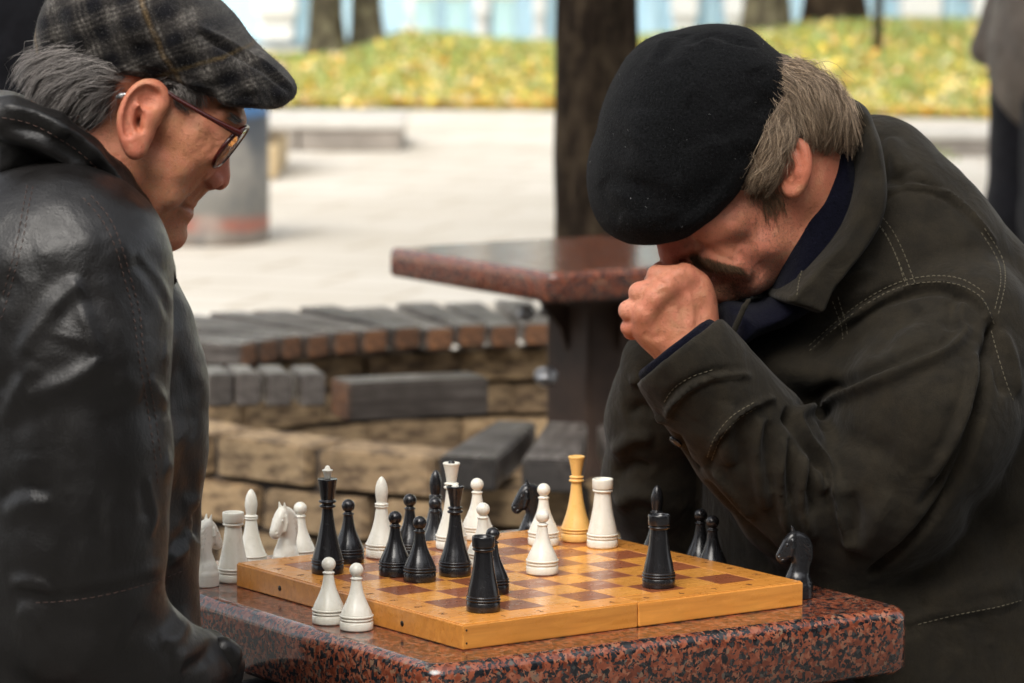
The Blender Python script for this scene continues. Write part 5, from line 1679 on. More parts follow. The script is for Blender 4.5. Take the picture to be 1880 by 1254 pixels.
# ================================================================ RIGHT PLAYER (black beret, olive jacket, fist at the mouth)
man2 = empty('person', (float(at_y(1600, 900, 4.1)[0]), 4.15, 0), 0)
HF2 = Frame(1330, 300, 4.02, rad(9))          # a = right; he faces left, turned a little to the camera
TF2 = Frame(1600, 700, 4.12, rad(22))
hq = HF2.P; tq = TF2.P
S = Sculpt()
head = [(1150, 300), (1150, 350), (1165, 395), (1185, 425), (1200, 440), (1211, 455), (1216, 468), (1226, 480), (1246, 478), (1262, 484), (1280, 492), (1292, 500), (1296, 510), (1300, 520), (1308, 530), (1322, 539), (1345, 543), (1372, 540),
        (1400, 528), (1440, 500), (1500, 470), (1560, 420), (1575, 330), (1560, 260), (1530, 200), (1480, 140), (1420, 95), (1340, 80), (1250, 90), (1190, 150), (1160, 220)]
S.inflate(HF2, head, [(1330, 200, .078), (1400, 260, .078), (1440, 330, .072), (1250, 260, .070), (1180, 330, .056), (1200, 400, .046), (1260, 400, .056), (1330, 400, .064), (1380, 440, .062), (1225, 462, .009), (1240, 468, .010), (1215, 440, .016), (1245, 440, .019), (1262, 458, .016), (1276, 470, .021), (1290, 450, .038), (1280, 484, .024), (1300, 510, .026), (1330, 530, .024),
          (1350, 480, .048), (1390, 510, .046), (1480, 420, .054), (1540, 350, .052)], [(1330, 200, .075), (1180, 380, .035), (1220, 460, .020), (1290, 500, .014), (1330, 535, .020), (1450, 450, .045)], p=2.25, res=.0014, smooth=4)
nose = [(1196, 415), (1206, 430), (1211, 445), (1211, 462), (1216, 474), (1228, 481), (1242, 477), (1256, 470), (1272, 464), (1280, 452), (1274, 440), (1256, 430), (1232, 415), (1215, 405)]
S.inflate(HF2, nose, [(1205, 425, .010), (1222, 465, .012), (1245, 460, .016), (1268, 452, .0175)], .011, k=.008, p=2.2, res=.001)
for sg in (1, -1):
    S.ball(hq(1265, 452, sg * .0160), (.0085, .0068, .0078), k=.0035)
    S.ball(hq(1252, 470, sg * .007), (.0058, .0036, .0042), k=.003, mode='sub')
    S.ell(hq(1232, 395, sg * .034), np.eye(3), (.014, .013, .012), k=.012, mode='sub')
    S.ball(hq(1240, 398, sg * .032), .0125, k=.005)
    S.ball(hq(1300, 410, sg * .048), (.022, .014, .020), k=.02)
    S.ball(hq(1330, 470, sg * .038), (.016, .013, .014), k=.018)
    S.chain([hq(1275, 436, sg * .020), hq(1305, 462, sg * .036), hq(1345, 480, sg * .041), hq(1370, 492, sg * .042)], [.005, .009, .009, .005], k=.010)
    # lips
    S.chain([hq(1296, 503, 0), hq(1303, 500, sg * .010), hq(1320, 497, sg * .022)], [.0045, .0045, .003], k=.004)
    S.chain([hq(1300, 514, 0), hq(1308, 512, sg * .010), hq(1322, 504, sg * .021)], [.005, .0048, .003], k=.005)
    S.chain([hq(1292, 508, 0), hq(1302, 507, sg * .014), hq(1324, 499, sg * .0255)], [.0017, .0017, .0015], k=.0025, mode='sub')
    # ears
    def e(x, y, q=0):
        t = np.clip((x - 1425) / 60.0, 0, 1)
        return hq(x, y, sg * (.071 + .020 * t + q))
    S.chain([e(1430, 290), e(1445, 275), e(1458, 285), e(1462, 310), e(1452, 335)], [.006, .007, .007, .007, .006], k=.008)
    S.smooth([e(1438, 285), e(1442, 264), (e(1458, 257)), e(1472, 266), e(1478, 290), e(1476, 315), e(1468, 336), e(1456, 348), (e(1444, 344)), e(1440, 334)], [.003, .0040, .0044, .0046, .0050, .0048, .0048, .0056, .0048, .0034], k=.004, kin=.003)
    S.chain([e(1452, 275, .003), e(1460, 295, .003), e(1458, 315, .003), e(1450, 326, .003)], [.003, .0036, .0034, .003], k=.004)
    S.ball(e(1447, 303, .005), (.005, .006, .010), k=.005, mode='sub')
S.ball(hq(1325, 532, 0), (.015, .018, .013), k=.014)
# neck
S.chain([hq(1450, 330, 0), hq(1505, 420, -.005), tq(1600, 540, 0)], [.055, .052, .052], k=.03)
S.ell(tq(1680, 700, 0), np.array([TF2.a, TF2.n, TF2.z]), (.08, .11, .12), k=.03)
# --- left hand: a loose fist under the nose, back of the hand towards the viewer
HD = Frame(1240, 560, 3.97, rad(12))
hd = HD.P
palm = [(1232, 494), (1246, 485), (1262, 484), (1284, 493), (1300, 508), (1312, 540), (1317, 580), (1320, 620), (1318, 660), (1290, 690), (1240, 690), (1215, 668), (1190, 645), (1170, 625), (1156, 600), (1160, 570), (1178, 540), (1192, 515), (1210, 497)]
S.inflate(HD, palm, [(1250, 500, .020), (1290, 540, .023), (1230, 540, .024), (1190, 580, .022), (1260, 600, .026), (1270, 660, .027)], [(1250, 490, .014), (1180, 580, .017), (1260, 640, .030), (1310, 560, .018)], p=2.2, res=.0013, smooth=4, k=.004)
# metacarpal knuckles
for x, y, l, r in ((1254, 501, .012, .0100), (1224, 518, .017, .0102), (1199, 543, .018, .0096), (1180, 572, .015, .0086)):
    S.ball(hd(x, y, l), r, k=.012)
# fingers: knuckle -> middle joint (seen as round bumps at left) -> folded back inwards
for (mx, my), (bx, by), (tx, ty), rr_, lz in (((1244, 500), (1203, 503), (1222, 524), .0094, .010), ((1214, 518), (1171, 536), (1196, 558), .0100, .006), ((1196, 546), (1152, 568), (1180, 590), .0097, .002), ((1180, 574), (1152, 600), (1176, 613), .0074, -.002)):
    S.chain([hd(mx, my, lz + .006), hd(bx + 2, by, lz - .004), hd(bx + 6, by + 8, lz - .018), hd(tx, ty, lz - .028)], [rr_ * .95, rr_ * 1.0, rr_ * .92, rr_ * .8], k=.0025, kin=.004)
# thumb along the far side
S.chain([hd(1300, 600, -.020), hd(1285, 540, -.032), hd(1250, 515, -.034), hd(1228, 512, -.030)], [.014, .0115, .0095, .0075], k=.006)
# wrist and forearm to the sleeve
S.chain([hd(1268, 640, .0), tq(1330, 740, .120), tq(1440, 880, .11)], [.0285, .032, .036], k=.012)
# --- right hand behind it, same gesture, slightly farther
S.chain([hd(1222, 520, -.045), hd(1222, 540, -.052), hd(1226, 600, -.060), tq(1240, 650, -.07)], [.022, .024, .020, .014], k=.008)
for (bx, by, rr_) in ((1200, 500, .0075), (1207, 488, .0062)):
    S.chain([hd(bx + 20, by + 10, -.040), hd(bx + 2, by + 4, -.042), hd(bx + 12, by + 18, -.050)], [rr_, rr_, rr_ * .9], k=.003)
lo = np.array([hd(1120, 600, 0)[0] - .01, 3.80, tq(1500, 900, .2)[2] - .02]); hi = np.array([tq(1760, 600, 0)[0], 4.36, hq(1340, 40, 0)[2]])
V, Q = S.mesh(lo, hi, .0018)
if ((V - V.mean(0)) * vnormals(V, Q)).sum(1).mean() < 0: Q = Q[:, ::-1].copy()
T0 = bvh(V, Q)
V = carve(V, Q, T0, [
    ([(1278, 446), (1300, 458), (1330, 470), (1352, 480)], .005, -.0022),
    ([(1345, 455), (1362, 468), (1376, 484), (1382, 500), (1376, 520)], .004, -.0022), ([(1352, 450), (1372, 462), (1388, 482)], .007, .0018),
    ([(1326, 500), (1334, 508), (1334, 520)], .004, -.0016),
    ([(1256, 428), (1270, 433), (1282, 443), (1284, 456), (1276, 466)], .0026, -.0030), ([(1236, 482), (1250, 474), (1268, 468)], .0028, -.0030), ([(1262, 446), (1272, 452)], .005, .0014),
    ([(1252, 408), (1240, 412), (1226, 410)], .0016, -.0012), ([(1262, 400), (1278, 404), (1294, 402)], .002, -.0010), ([(1262, 408), (1280, 416), (1296, 420)], .002, -.0010),
    ([(1252, 495), (1262, 530), (1268, 580), (1272, 625)], .0035, .0014), ([(1226, 515), (1240, 555), (1252, 610)], .0035, .0012), ([(1200, 545), (1215, 580), (1232, 620)], .0035, .0010),
    ([(1238, 505), (1248, 545), (1258, 590)], .006, -.0012), ([(1212, 530), (1228, 568)], .006, -.0012),
    ([(1204, 508), (1212, 516), (1222, 520)], .002, -.0012), ([(1290, 545), (1280, 590), (1278, 630)], .006, -.0010),
    ([(1180, 610), (1200, 618), (1218, 612)], .004, -.0012), ([(1286, 560), (1298, 575)], .003, -.0007),
    ([(1232, 492), (1240, 486)], .003, -.0008), ([(1262, 540), (1272, 560), (1270, 600)], .0025, .0010),
    ([(1162, 528), (1168, 540), (1176, 548)], .0012, -.0007), ([(1168, 524), (1174, 536), (1182, 544)], .0012, -.0007), ([(1145, 560), (1150, 572), (1158, 580)], .0012, -.0007), ([(1152, 556), (1157, 568), (1165, 576)], .0012, -.0007), ([(1198, 494), (1200, 504), (1206, 512)], .0012, -.0007),
    ([(1190, 522), (1200, 530), (1206, 540)], .003, -.0012), ([(1174, 556), (1182, 564), (1188, 574)], .003, -.0012), ([(1230, 560), (1244, 566), (1258, 562)], .003, -.0005), ([(1220, 590), (1240, 598), (1262, 594)], .003, -.0005), ([(1240, 640), (1262, 634), (1290, 632)], .003, -.0006),
    ([(1340, 395), (1352, 410), (1350, 432)], .004, -.0007), ([(1318, 440), (1330, 452), (1342, 460)], .003, -.0008), ([(1390, 500), (1404, 484), (1416, 460)], .006, -.0012)], gain=.85)
V = V + vnormals(V, Q) * (fbm(V, 26, 5, 3) * .0005)[:, None]
T0 = bvh(V, Q)
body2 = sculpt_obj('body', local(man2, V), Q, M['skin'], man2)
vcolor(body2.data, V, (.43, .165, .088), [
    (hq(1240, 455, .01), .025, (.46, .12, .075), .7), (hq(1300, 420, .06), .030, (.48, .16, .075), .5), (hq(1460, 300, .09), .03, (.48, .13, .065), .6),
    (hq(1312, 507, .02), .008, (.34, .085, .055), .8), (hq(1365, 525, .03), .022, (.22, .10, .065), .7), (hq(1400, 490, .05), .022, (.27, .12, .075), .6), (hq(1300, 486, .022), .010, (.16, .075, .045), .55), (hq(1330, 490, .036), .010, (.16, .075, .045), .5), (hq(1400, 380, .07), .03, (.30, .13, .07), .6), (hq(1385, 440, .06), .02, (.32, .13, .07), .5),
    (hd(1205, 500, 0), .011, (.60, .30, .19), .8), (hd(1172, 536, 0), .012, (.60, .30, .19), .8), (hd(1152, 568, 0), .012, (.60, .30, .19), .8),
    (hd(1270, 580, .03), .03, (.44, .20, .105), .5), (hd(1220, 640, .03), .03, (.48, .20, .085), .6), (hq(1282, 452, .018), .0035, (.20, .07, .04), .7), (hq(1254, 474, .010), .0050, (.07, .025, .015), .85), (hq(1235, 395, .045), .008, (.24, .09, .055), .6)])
bristles('stubble', V, Q, [(hq(1345, 530, .02), .022), (hq(1385, 500, .045), .028), (hq(1400, 430, .065), .03), (hq(1330, 512, .02), .012)], 6500, man2, ln=.0013, r=.00012, seed=5, m=M['stubble'])
shade_strands(bpy.data.objects['stubble.001'] if 'stubble.001' in bpy.data.objects else bpy.data.objects['stubble'], 9)
# --- hair at the temple and nape
S = Sculpt()
hb = [(1325, 345), (1345, 250), (1375, 150), (1400, 95), (1440, 100), (1490, 140), (1530, 180), (1555, 235), (1550, 280), (1520, 290), (1498, 280), (1482, 262), (1465, 250), (1448, 254), (1436, 272), (1424, 296), (1410, 330), (1395, 352), (1378, 350), (1360, 340)]
S.inflate(HF2, hb, [(1400, 260, .086), (1450, 180, .083), (1500, 220, .078), (1535, 250, .062), (1390, 320, .0795), (1350, 320, .078)], .022, p=2.4, res=.0018, smooth=3)
V, Q = S.mesh(hq(1300, 400, .12) - [.02, .03, .02], hq(1590, 90, -.11) + [.02, .03, .02], .0022)
if ((V - V.mean(0)) * vnormals(V, Q)).sum(1).mean() < 0: Q = Q[:, ::-1].copy()
V = V + vnormals(V, Q) * (fbm(V, 60, 3, 3) * .0024)[:, None]
TH = bvh(V, Q)
sculpt_obj('hair', local(man2, V), Q, M['scalp_tan'], man2)
VV, QQ, off = [], [], 0
for G_, n_, sd, sp_, kw in (
    ([[(1420, 180), (1408, 220), (1388, 260), (1362, 300), (1350, 322)], [(1438, 200), (1432, 240), (1414, 280), (1390, 320), (1372, 345)], [(1445, 215), (1445, 250), (1432, 285), (1412, 325), (1396, 352)]], 1500, 1, 6, {}),
    ([[(1432, 150), (1462, 170), (1478, 205), (1480, 245)], [(1440, 132), (1478, 145), (1500, 190), (1506, 240), (1500, 275)], [(1445, 122), (1490, 130), (1522, 170), (1534, 215), (1530, 262)], [(1450, 130), (1500, 142), (1540, 180), (1556, 225), (1566, 262)]], 2300, 2, 8, dict(free_end=2.5, lift=(.001, .005))),
    ([[(1436, 170), (1428, 190), (1408, 225), (1380, 250)], [(1448, 175), (1450, 200), (1440, 235), (1428, 262)]], 700, 5, 7, {})):
    a_, b_ = flow_hair(TH, G_, int(n_ * 1.3), .00028, sd, spread=sp_, **{**dict(lift=(.0005, .004), free_end=1.2, length=(.45, .9)), **kw})
    VV.append(a_); QQ.append(b_ + off); off += len(a_)
a_, b_ = flow_hair(TH, [[(1430, 110), (1470, 125), (1510, 165), (1530, 220)], [(1440, 150), (1470, 180), (1480, 220), (1470, 260)], [(1420, 200), (1408, 250), (1390, 300), (1376, 335)]], 620, .00018, 33, spread=14, clump=1, cs=5, lift=(.003, .010), free_end=1.5, length=(.4, .9))
VV.append(a_); QQ.append(b_ + off); off += len(a_)
# loose strands curling up over the collar
rg = np.random.default_rng(11); P_, R_ = [], []
for i in range(90):
    l = rg.uniform(-.04, .07); x0, y0 = rg.uniform(1436, 1470), rg.uniform(118, 165)
    h_ = rg.uniform(5, 34); w_ = rg.uniform(30, 100)
    pts = [hq(x0 + w_ * t, y0 - h_ * math.sin(t * 2.6) * 1.1 + 75 * t * t * rg.uniform(.3, .9), l + .01 * t) for t in np.linspace(0, 1, 7)]
    P_.append(np.array(pts)); R_.append(np.linspace(1, .3, 7) * .00038)
P_.append(np.array([hq(*q, .02) for q in [(1438, 132), (1438, 120), (1441, 110), (1446, 101), (1453, 95), (1460, 93), (1467, 95)]])); R_.append(np.linspace(1, .3, 7) * .0003)
a_, b_ = tube_mesh(P_, R_, 3); VV.append(a_); QQ.append(b_ + off)
o = sculpt_obj('hair_strands', local(man2, np.concatenate(VV)), np.concatenate(QQ), M['hair_tan'], man2); o['kind'] = 'stuff'; shade_strands(o, 21)
# moustache, whiskers
a_, b_ = flow_hair(T0, [[(1266, 465), (1270, 473), (1276, 484)], [(1286, 470), (1290, 480), (1297, 493)], [(1306, 476), (1310, 486), (1318, 499)], [(1330, 483), (1336, 490), (1344, 499)], [(1354, 489), (1362, 494), (1370, 500)]], 1300, .00015, 3, spread=2.2, clump=2, cs=1.6, lift=(.0002, .0018), length=(.45, .9), free_end=.4)
o = sculpt_obj('moustache', local(man2, a_), b_, M['mous'], man2); o['kind'] = 'stuff'; shade_strands(o, 21)
a_, b_ = flow_hair(T0, [[(1378, 330), (1385, 360), (1392, 400), (1390, 440)], [(1400, 340), (1412, 370), (1416, 410), (1408, 450)], [(1420, 345), (1432, 375), (1436, 400), (1430, 430)]], 420, .00022, 4, spread=9, clump=4, cs=5, lift=(.0005, .002), length=(.15, .3))
c_, d_ = flow_hair(T0, [[(1320, 536), (1345, 538), (1375, 534), (1400, 515)], [(1330, 522), (1355, 520), (1380, 510), (1400, 490)]], 160, .00014, 6, clump=1, spread=9, lift=(.0003, .0012), length=(.05, .10))
o = sculpt_obj('whiskers', local(man2, np.concatenate([a_, c_])), np.concatenate([b_, d_ + len(a_)]), M['mous'], man2); o['kind'] = 'stuff'; shade_strands(o, 21)
# --- beret
S = Sculpt()
br = [(1311, 41), (1359, 46), (1392, 68), (1425, 98), (1438, 136), (1440, 172), (1431, 213), (1405, 246), (1374, 290), (1356, 326), (1323, 370), (1292, 403), (1246, 431), (1198, 443), (1150, 442), (1113, 422), (1091, 385), (1080, 330), (1084, 279), (1095, 242), (1106, 198), (1128, 147), (1154, 103), (1187, 73), (1220, 60), (1245, 54), (1275, 46)]
S.inflate(HF2, br, [(1260, 200, .102), (1200, 300, .098), (1330, 150, .095), (1130, 350, .080), (1380, 200, .088), (1250, 380, .088)], [(1260, 200, .070), (1380, 240, .035), (1280, 390, .030), (1120, 350, .050)], p=2.2, res=.0018, smooth=4)
V, Q = S.mesh(hq(1060, 470, .13) - [.02, .04, .02], hq(1460, 20, -.13) + [.02, .04, .02], .0026)
if ((V - V.mean(0)) * vnormals(V, Q)).sum(1).mean() < 0: Q = Q[:, ::-1].copy()
TB = bvh(V, Q)
V = carve(V, Q, TB, [
    ([(1262, 86), (1280, 70), (1306, 62), (1340, 70), (1385, 80)], .006, -.004), ([(1250, 120), (1262, 92), (1282, 78), (1310, 72)], .009, .0035), ([(1205, 115), (1225, 85), (1248, 62)], .010, -.0035), ([(1190, 120), (1210, 84), (1228, 66)], .009, .0028),
    ([(1320, 72), (1350, 74), (1388, 82)], .0022, -.0018), ([(1150, 250), (1130, 300), (1125, 350)], .022, -.004), ([(1180, 200), (1165, 260), (1160, 330)], .02, .003), ([(1385, 120), (1400, 160), (1392, 210)], .014, -.0035), ([(1360, 180), (1372, 220), (1350, 270)], .014, .0028),
    ([(1100, 330), (1112, 370), (1140, 400)], .012, -.003), ([(1190, 420), (1240, 405), (1290, 370), (1340, 310), (1376, 260)], .008, -.002), ([(1260, 180), (1300, 210), (1310, 260)], .02, -.003), ([(1240, 300), (1290, 290), (1320, 250)], .018, .0025)])
V = V + vnormals(V, Q) * (fbm(V, 9, 8, 3) * .0022)[:, None]
sculpt_obj('beret', local(man2, V), Q, M['beret'], man2)
fuzz('felt_fuzz', V, Q, 9000, .0026, .00009, M['fuzz_b'], man2, 7)
M['lint'] = simple('pale_lint', (.3, .3, .3), .9)
fuzz('lint', V, Q, 70, .0024, .00012, M['lint'], man2, 12)
# --- navy knit turtleneck filling the collar
S = Sculpt()
S.chain([hq(1500, 350, 0), hq(1505, 430, 0), tq(1560, 520, 0)], [.060, .058, .056], k=.02)
S.inflate(HF2, [(1530, 230), (1552, 300), (1560, 420), (1520, 520), (1440, 580), (1370, 610), (1330, 640), (1312, 640), (1312, 560), (1330, 545), (1370, 548), (1398, 535), (1408, 500), (1422, 450), (1442, 410), (1462, 360), (1484, 320), (1500, 270)],
          [(1500, 350, .066), (1450, 480, .070), (1380, 570, .080), (1330, 600, .085)], .022, p=2.4, res=.002, smooth=3)
V, Q = S.mesh(hq(1290, 660, .12) - [.02, .04, .02], hq(1580, 210, -.12) + [.02, .04, .02], .003)
if ((V - V.mean(0)) * vnormals(V, Q)).sum(1).mean() < 0: Q = Q[:, ::-1].copy()
V = V + vnormals(V, Q) * (fbm(V, 20, 3, 2) * .0012)[:, None]
sculpt_obj('turtleneck', local(man2, V), Q, M['navy'], man2)

# --- olive jacket
S = Sculpt()
tor = [(1540, 250), (1600, 232), (1650, 246), (1700, 285), (1750, 340), (1800, 400), (1850, 465), (1900, 540), (1950, 640), (1990, 780), (2010, 950), (2010, 1150), (1990, 1350), (1900, 1480), (1700, 1500), (1500, 1480), (1400, 1380), (1370, 1250),
       (1350, 1100), (1340, 950), (1330, 800), (1320, 690), (1330, 630), (1370, 600), (1420, 570), (1480, 520), (1520, 430), (1530, 330)]
S.inflate(TF2, tor, [(1620, 300, .10), (1700, 420, .15), (1780, 560, .185), (1600, 600, .165), (1450, 650, .13), (1700, 800, .18), (1450, 900, .14), (1700, 1100, .175), (1700, 1400, .18), (1380, 750, .08)],
          [(1700, 450, .080), (1400, 700, .05), (1700, 1000, .09)], p=2.3, res=.004, smooth=4)
S.chain([tq(1612, 310, .01), tq(1640, 420, .04), tq(1590, 520, .07)], [.050, .075, .070], k=.03)
S.chain([tq(1612, 310, -.01), tq(1650, 450, -.05)], [.050, .085], k=.03)
# near arm: shoulder, elbow on the table edge, forearm up to the chin
el = tq(1560, 992, .098)
S.chain([tq(1768, 615, .140), tq(1710, 750, .168), tq(1640, 880, .142), el], [.080, .082, .076, .060], k=.016)
S.chain([el, tq(1470, 905, .106), tq(1390, 815, .114), tq(1320, 730, .122), tq(1262, 662, .124), tq(1235, 632, .124)], [.055, .060, .057, .050, .0455, .0435], k=.012, kin=.03)
# the sleeve ends in a clean open cuff
wc = tq(1241, 645, .124); wd3 = tq(1270, 670, .124) - tq(1390, 815, .114); wd3[1] = .015; wd3 /= np.linalg.norm(wd3)
S.add(lambda P: np.maximum(-((P - wc) @ wd3), np.linalg.norm(P - wc, axis=1) - .075), wc, .08, .002, 'sub')
# far arm standing on its elbow
S.chain([tq(1600, 600, -.15), tq(1400, 880, -.20), tq(1238, 985, -.165)], [.075, .062, .050], k=.03)
S.chain([tq(1238, 985, -.165), tq(1205, 880, -.14), tq(1206, 760, -.11), tq(1206, 668, -.08)], [.052, .050, .045, .038], k=.01, kin=.03)
lo = np.array([.09, 3.72, .52]); hi = np.array([.66, 4.52, 1.34])
V, Q = S.mesh(lo, hi, .0036)
if ((V - V.mean(0)) * vnormals(V, Q)).sum(1).mean() < 0: Q = Q[:, ::-1].copy()
V = relax(V, Q, 1)
TJ = bvh(V, Q)
V = carve(V, Q, TJ, [
    # shoulder yoke folds
    ([(1600, 240), (1616, 262), (1620, 300), (1612, 340)], .010, -.006), ([(1625, 245), (1640, 280), (1660, 310)], .016, .004), ([(1580, 330), (1620, 325), (1660, 335)], .014, -.004, 1.0),
    ([(1600, 380), (1630, 350), (1670, 337), (1720, 348), (1770, 380), (1830, 440)], .006, .0045, 1.0), ([(1605, 372), (1640, 342), (1680, 330), (1730, 342)], .006, -.004),
    ([(1480, 560), (1540, 520), (1600, 490)], .012, .004, 1.0), ([(1500, 585), (1560, 560), (1620, 540), (1660, 520)], .010, -.004),
    # armhole seam ridge
    ([(1485, 640), (1530, 600), (1590, 555), (1650, 525), (1710, 513), (1760, 520), (1800, 545), (1822, 590)], .0055, .0045, -1.0), ([(1490, 655), (1540, 612), (1600, 568), (1660, 538), (1720, 527), (1770, 540), (1806, 572)], .006, -.0045),
    ([(1770, 545), (1765, 570), (1768, 600)], .006, .003), ([(1755, 530), (1745, 560), (1745, 600)], .009, -.004),
    # crook of the arm: big folds
    ([(1457, 753), (1495, 738), (1534, 724), (1629, 686), (1734, 638), (1775, 590)], .009, .0075, -1.0), ([(1470, 740), (1534, 706), (1620, 668), (1720, 622)], .010, -.006),
    ([(1457, 753), (1480, 800), (1515, 848), (1540, 920), (1562, 1005)], .010, .006, 1.0), ([(1500, 770), (1560, 800), (1640, 830)], .018, -.004),
    ([(1440, 752), (1452, 766), (1470, 800), (1500, 850), (1530, 900)], .010, -.009), ([(1455, 770), (1480, 820), (1510, 870), (1540, 900)], .009, .006),
    ([(1475, 830), (1468, 880), (1472, 930), (1490, 985)], .009, .0075, 1.0), ([(1488, 840), (1486, 890), (1492, 940)], .008, -.007), ([(1505, 860), (1502, 880), (1510, 892), (1522, 880)], .007, .0065),
    ([(1440, 800), (1432, 860), (1436, 920), (1450, 980)], .009, .006, 1.0), ([(1452, 800), (1448, 860), (1452, 920)], .008, -.006), ([(1395, 760), (1388, 810), (1392, 870), (1405, 930)], .011, .006, 1.0), ([(1410, 770), (1406, 830), (1414, 900)], .009, -.005),
    ([(1345, 740), (1334, 790), (1345, 850)], .012, .005), ([(1360, 760), (1354, 810), (1364, 860)], .009, -.004),
    # cuff and strap seams
    ([(1230, 765), (1238, 740), (1262, 715), (1296, 696), (1340, 686), (1380, 690)], .0055, .0045, 1.0), ([(1222, 742), (1240, 716), (1274, 694), (1316, 680), (1362, 676)], .006, -.0035),
    ([(1305, 840), (1320, 800), (1350, 765), (1390, 740), (1425, 730)], .0050, .005, 1.0), ([(1303, 860), (1312, 820), (1340, 780)], .006, -.004),
    ([(1215, 760), (1228, 810), (1262, 866), (1300, 910), (1340, 955), (1385, 1000)], .010, .004), ([(1244, 790), (1262, 830), (1290, 862)], .008, -.005),
    ([(1300, 880), (1340, 930), (1390, 980), (1440, 1020)], .010, -.005), ([(1310, 860), (1350, 905), (1380, 950)], .007, .005, 1.0),
    ([(1560, 900), (1570, 940), (1562, 985)], .012, -.005), ([(1545, 880), (1552, 930), (1560, 1000)], .010, .005), ([(1640, 900), (1610, 960), (1580, 1010)], .016, .005),
    # back of the sleeve, body side
    ([(1790, 640), (1780, 720), (1750, 800), (1710, 870)], .010, .006, 1.0), ([(1810, 620), (1806, 700), (1782, 780), (1740, 860), (1690, 930)], .009, -.008), ([(1835, 600), (1860, 660), (1870, 720)], .010, .005), ([(1818, 590), (1830, 650), (1845, 720)], .008, -.006),
    ([(1700, 1100), (1780, 1080), (1880, 1060)], .02, .005), ([(1640, 1140), (1720, 1120), (1800, 1112), (1880, 1092)], .008, .003), ([(1780, 900), (1820, 960), (1870, 990)], .025, -.006), ([(1690, 560), (1640, 600), (1600, 650)], .020, -.004), ([(1822, 590), (1808, 700), (1788, 800), (1740, 900), (1680, 985), (1610, 1045)], .0075, -.009, 0, 1),
    # far sleeve wrinkles
    ([(1160, 700), (1185, 690), (1210, 700)], .008, .005), ([(1152, 760), (1180, 745), (1210, 760)], .010, -.006), ([(1130, 830), (1165, 800), (1200, 800)], .010, .006), ([(1130, 870), (1165, 850), (1200, 860)], .010, -.006), ([(1135, 925), (1170, 905), (1210, 915)], .012, .006)], gain=1.35, ws=.72)
V = V + vnormals(V, Q) * (fbm(V, 7, 2, 3) * .0022 + fbm(V, 24, 12, 2) * .0008)[:, None]
sculpt_obj('olive_jacket', local(man2, V), Q, M['canvas'], man2)
TJ = bvh(V, Q)
stitches('seam_stitching', TJ, [
    [(1600, 392), (1622, 420), (1640, 455), (1655, 490), (1668, 522)], [(1612, 386), (1636, 416), (1655, 452), (1668, 484), (1680, 516)], [(1606, 400), (1628, 432), (1646, 470), (1660, 512)],
    [(1486, 640), (1530, 600), (1590, 553), (1650, 522), (1710, 511), (1762, 517), (1803, 542), (1826, 590)], [(1486, 630), (1530, 590), (1590, 543), (1650, 512), (1712, 500), (1766, 506), (1810, 532)],
    [(1538, 540), (1544, 560), (1552, 585), (1556, 612)], [(1528, 548), (1536, 570), (1544, 592), (1548, 622)], [(1800, 420), (1830, 470), (1836, 510), (1826, 560)], [(1806, 412), (1838, 465), (1844, 512), (1832, 570)],
    [(1820, 600), (1834, 650), (1850, 700), (1862, 730)], [(1220, 736), (1238, 710), (1272, 688), (1316, 674)], [(1300, 836), (1316, 796), (1346, 760), (1388, 734)], [(1308, 842), (1324, 802), (1354, 768), (1394, 742)],
    [(1690, 1140), (1760, 1122), (1830, 1108), (1880, 1094)]], M['thread_l'], man2, r=.00042, dash=.0034, gap=.0022, lift=.0002)
# collar: stand-up fold round the neck with a pointed tip
S = Sculpt()
col = [(1528, 172), (1556, 174), (1578, 190), (1590, 222), (1600, 270), (1602, 330), (1590, 390), (1560, 440), (1524, 480), (1494, 515), (1474, 556), (1440, 548), (1398, 534), (1420, 505), (1452, 470), (1484, 430), (1510, 390), (1530, 340), (1540, 290), (1540, 240)]
S.inflate(HF2, col, [(1555, 200, .062), (1565, 270, .082), (1540, 360, .092), (1490, 460, .098), (1440, 530, .100)], [(1560, 220, .020), (1540, 360, .012), (1450, 530, .006)], p=2.4, res=.0016, smooth=3)
V, Q = S.mesh(hq(1370, 590, .14) - [.02, .04, .02], hq(1610, 150, -.14) + [.02, .04, .02], .0026)
if ((V - V.mean(0)) * vnormals(V, Q)).sum(1).mean() < 0: Q = Q[:, ::-1].copy()
TK = bvh(V, Q)
V = carve(V, Q, TK, [([(1552, 200), (1564, 240), (1562, 290), (1548, 345), (1520, 400), (1490, 450), (1462, 510)], .004, .003, 1.0), ([(1545, 230), (1552, 280), (1540, 335), (1514, 388)], .005, -.002), ([(1420, 536), (1450, 542), (1466, 545)], .003, .0015)])
sculpt_obj('collar', local(man2, V), Q, M['canvas'], man2)
TK = bvh(V, Q)
stitches('collar_stitching', TK, [[(1556, 215), (1560, 260), (1552, 315), (1536, 360), (1510, 405)], [(1500, 420), (1482, 460), (1468, 505), (1462, 540)]], M['thread_l'], man2, r=.00042, dash=.0030, gap=.0024, lift=.0003)
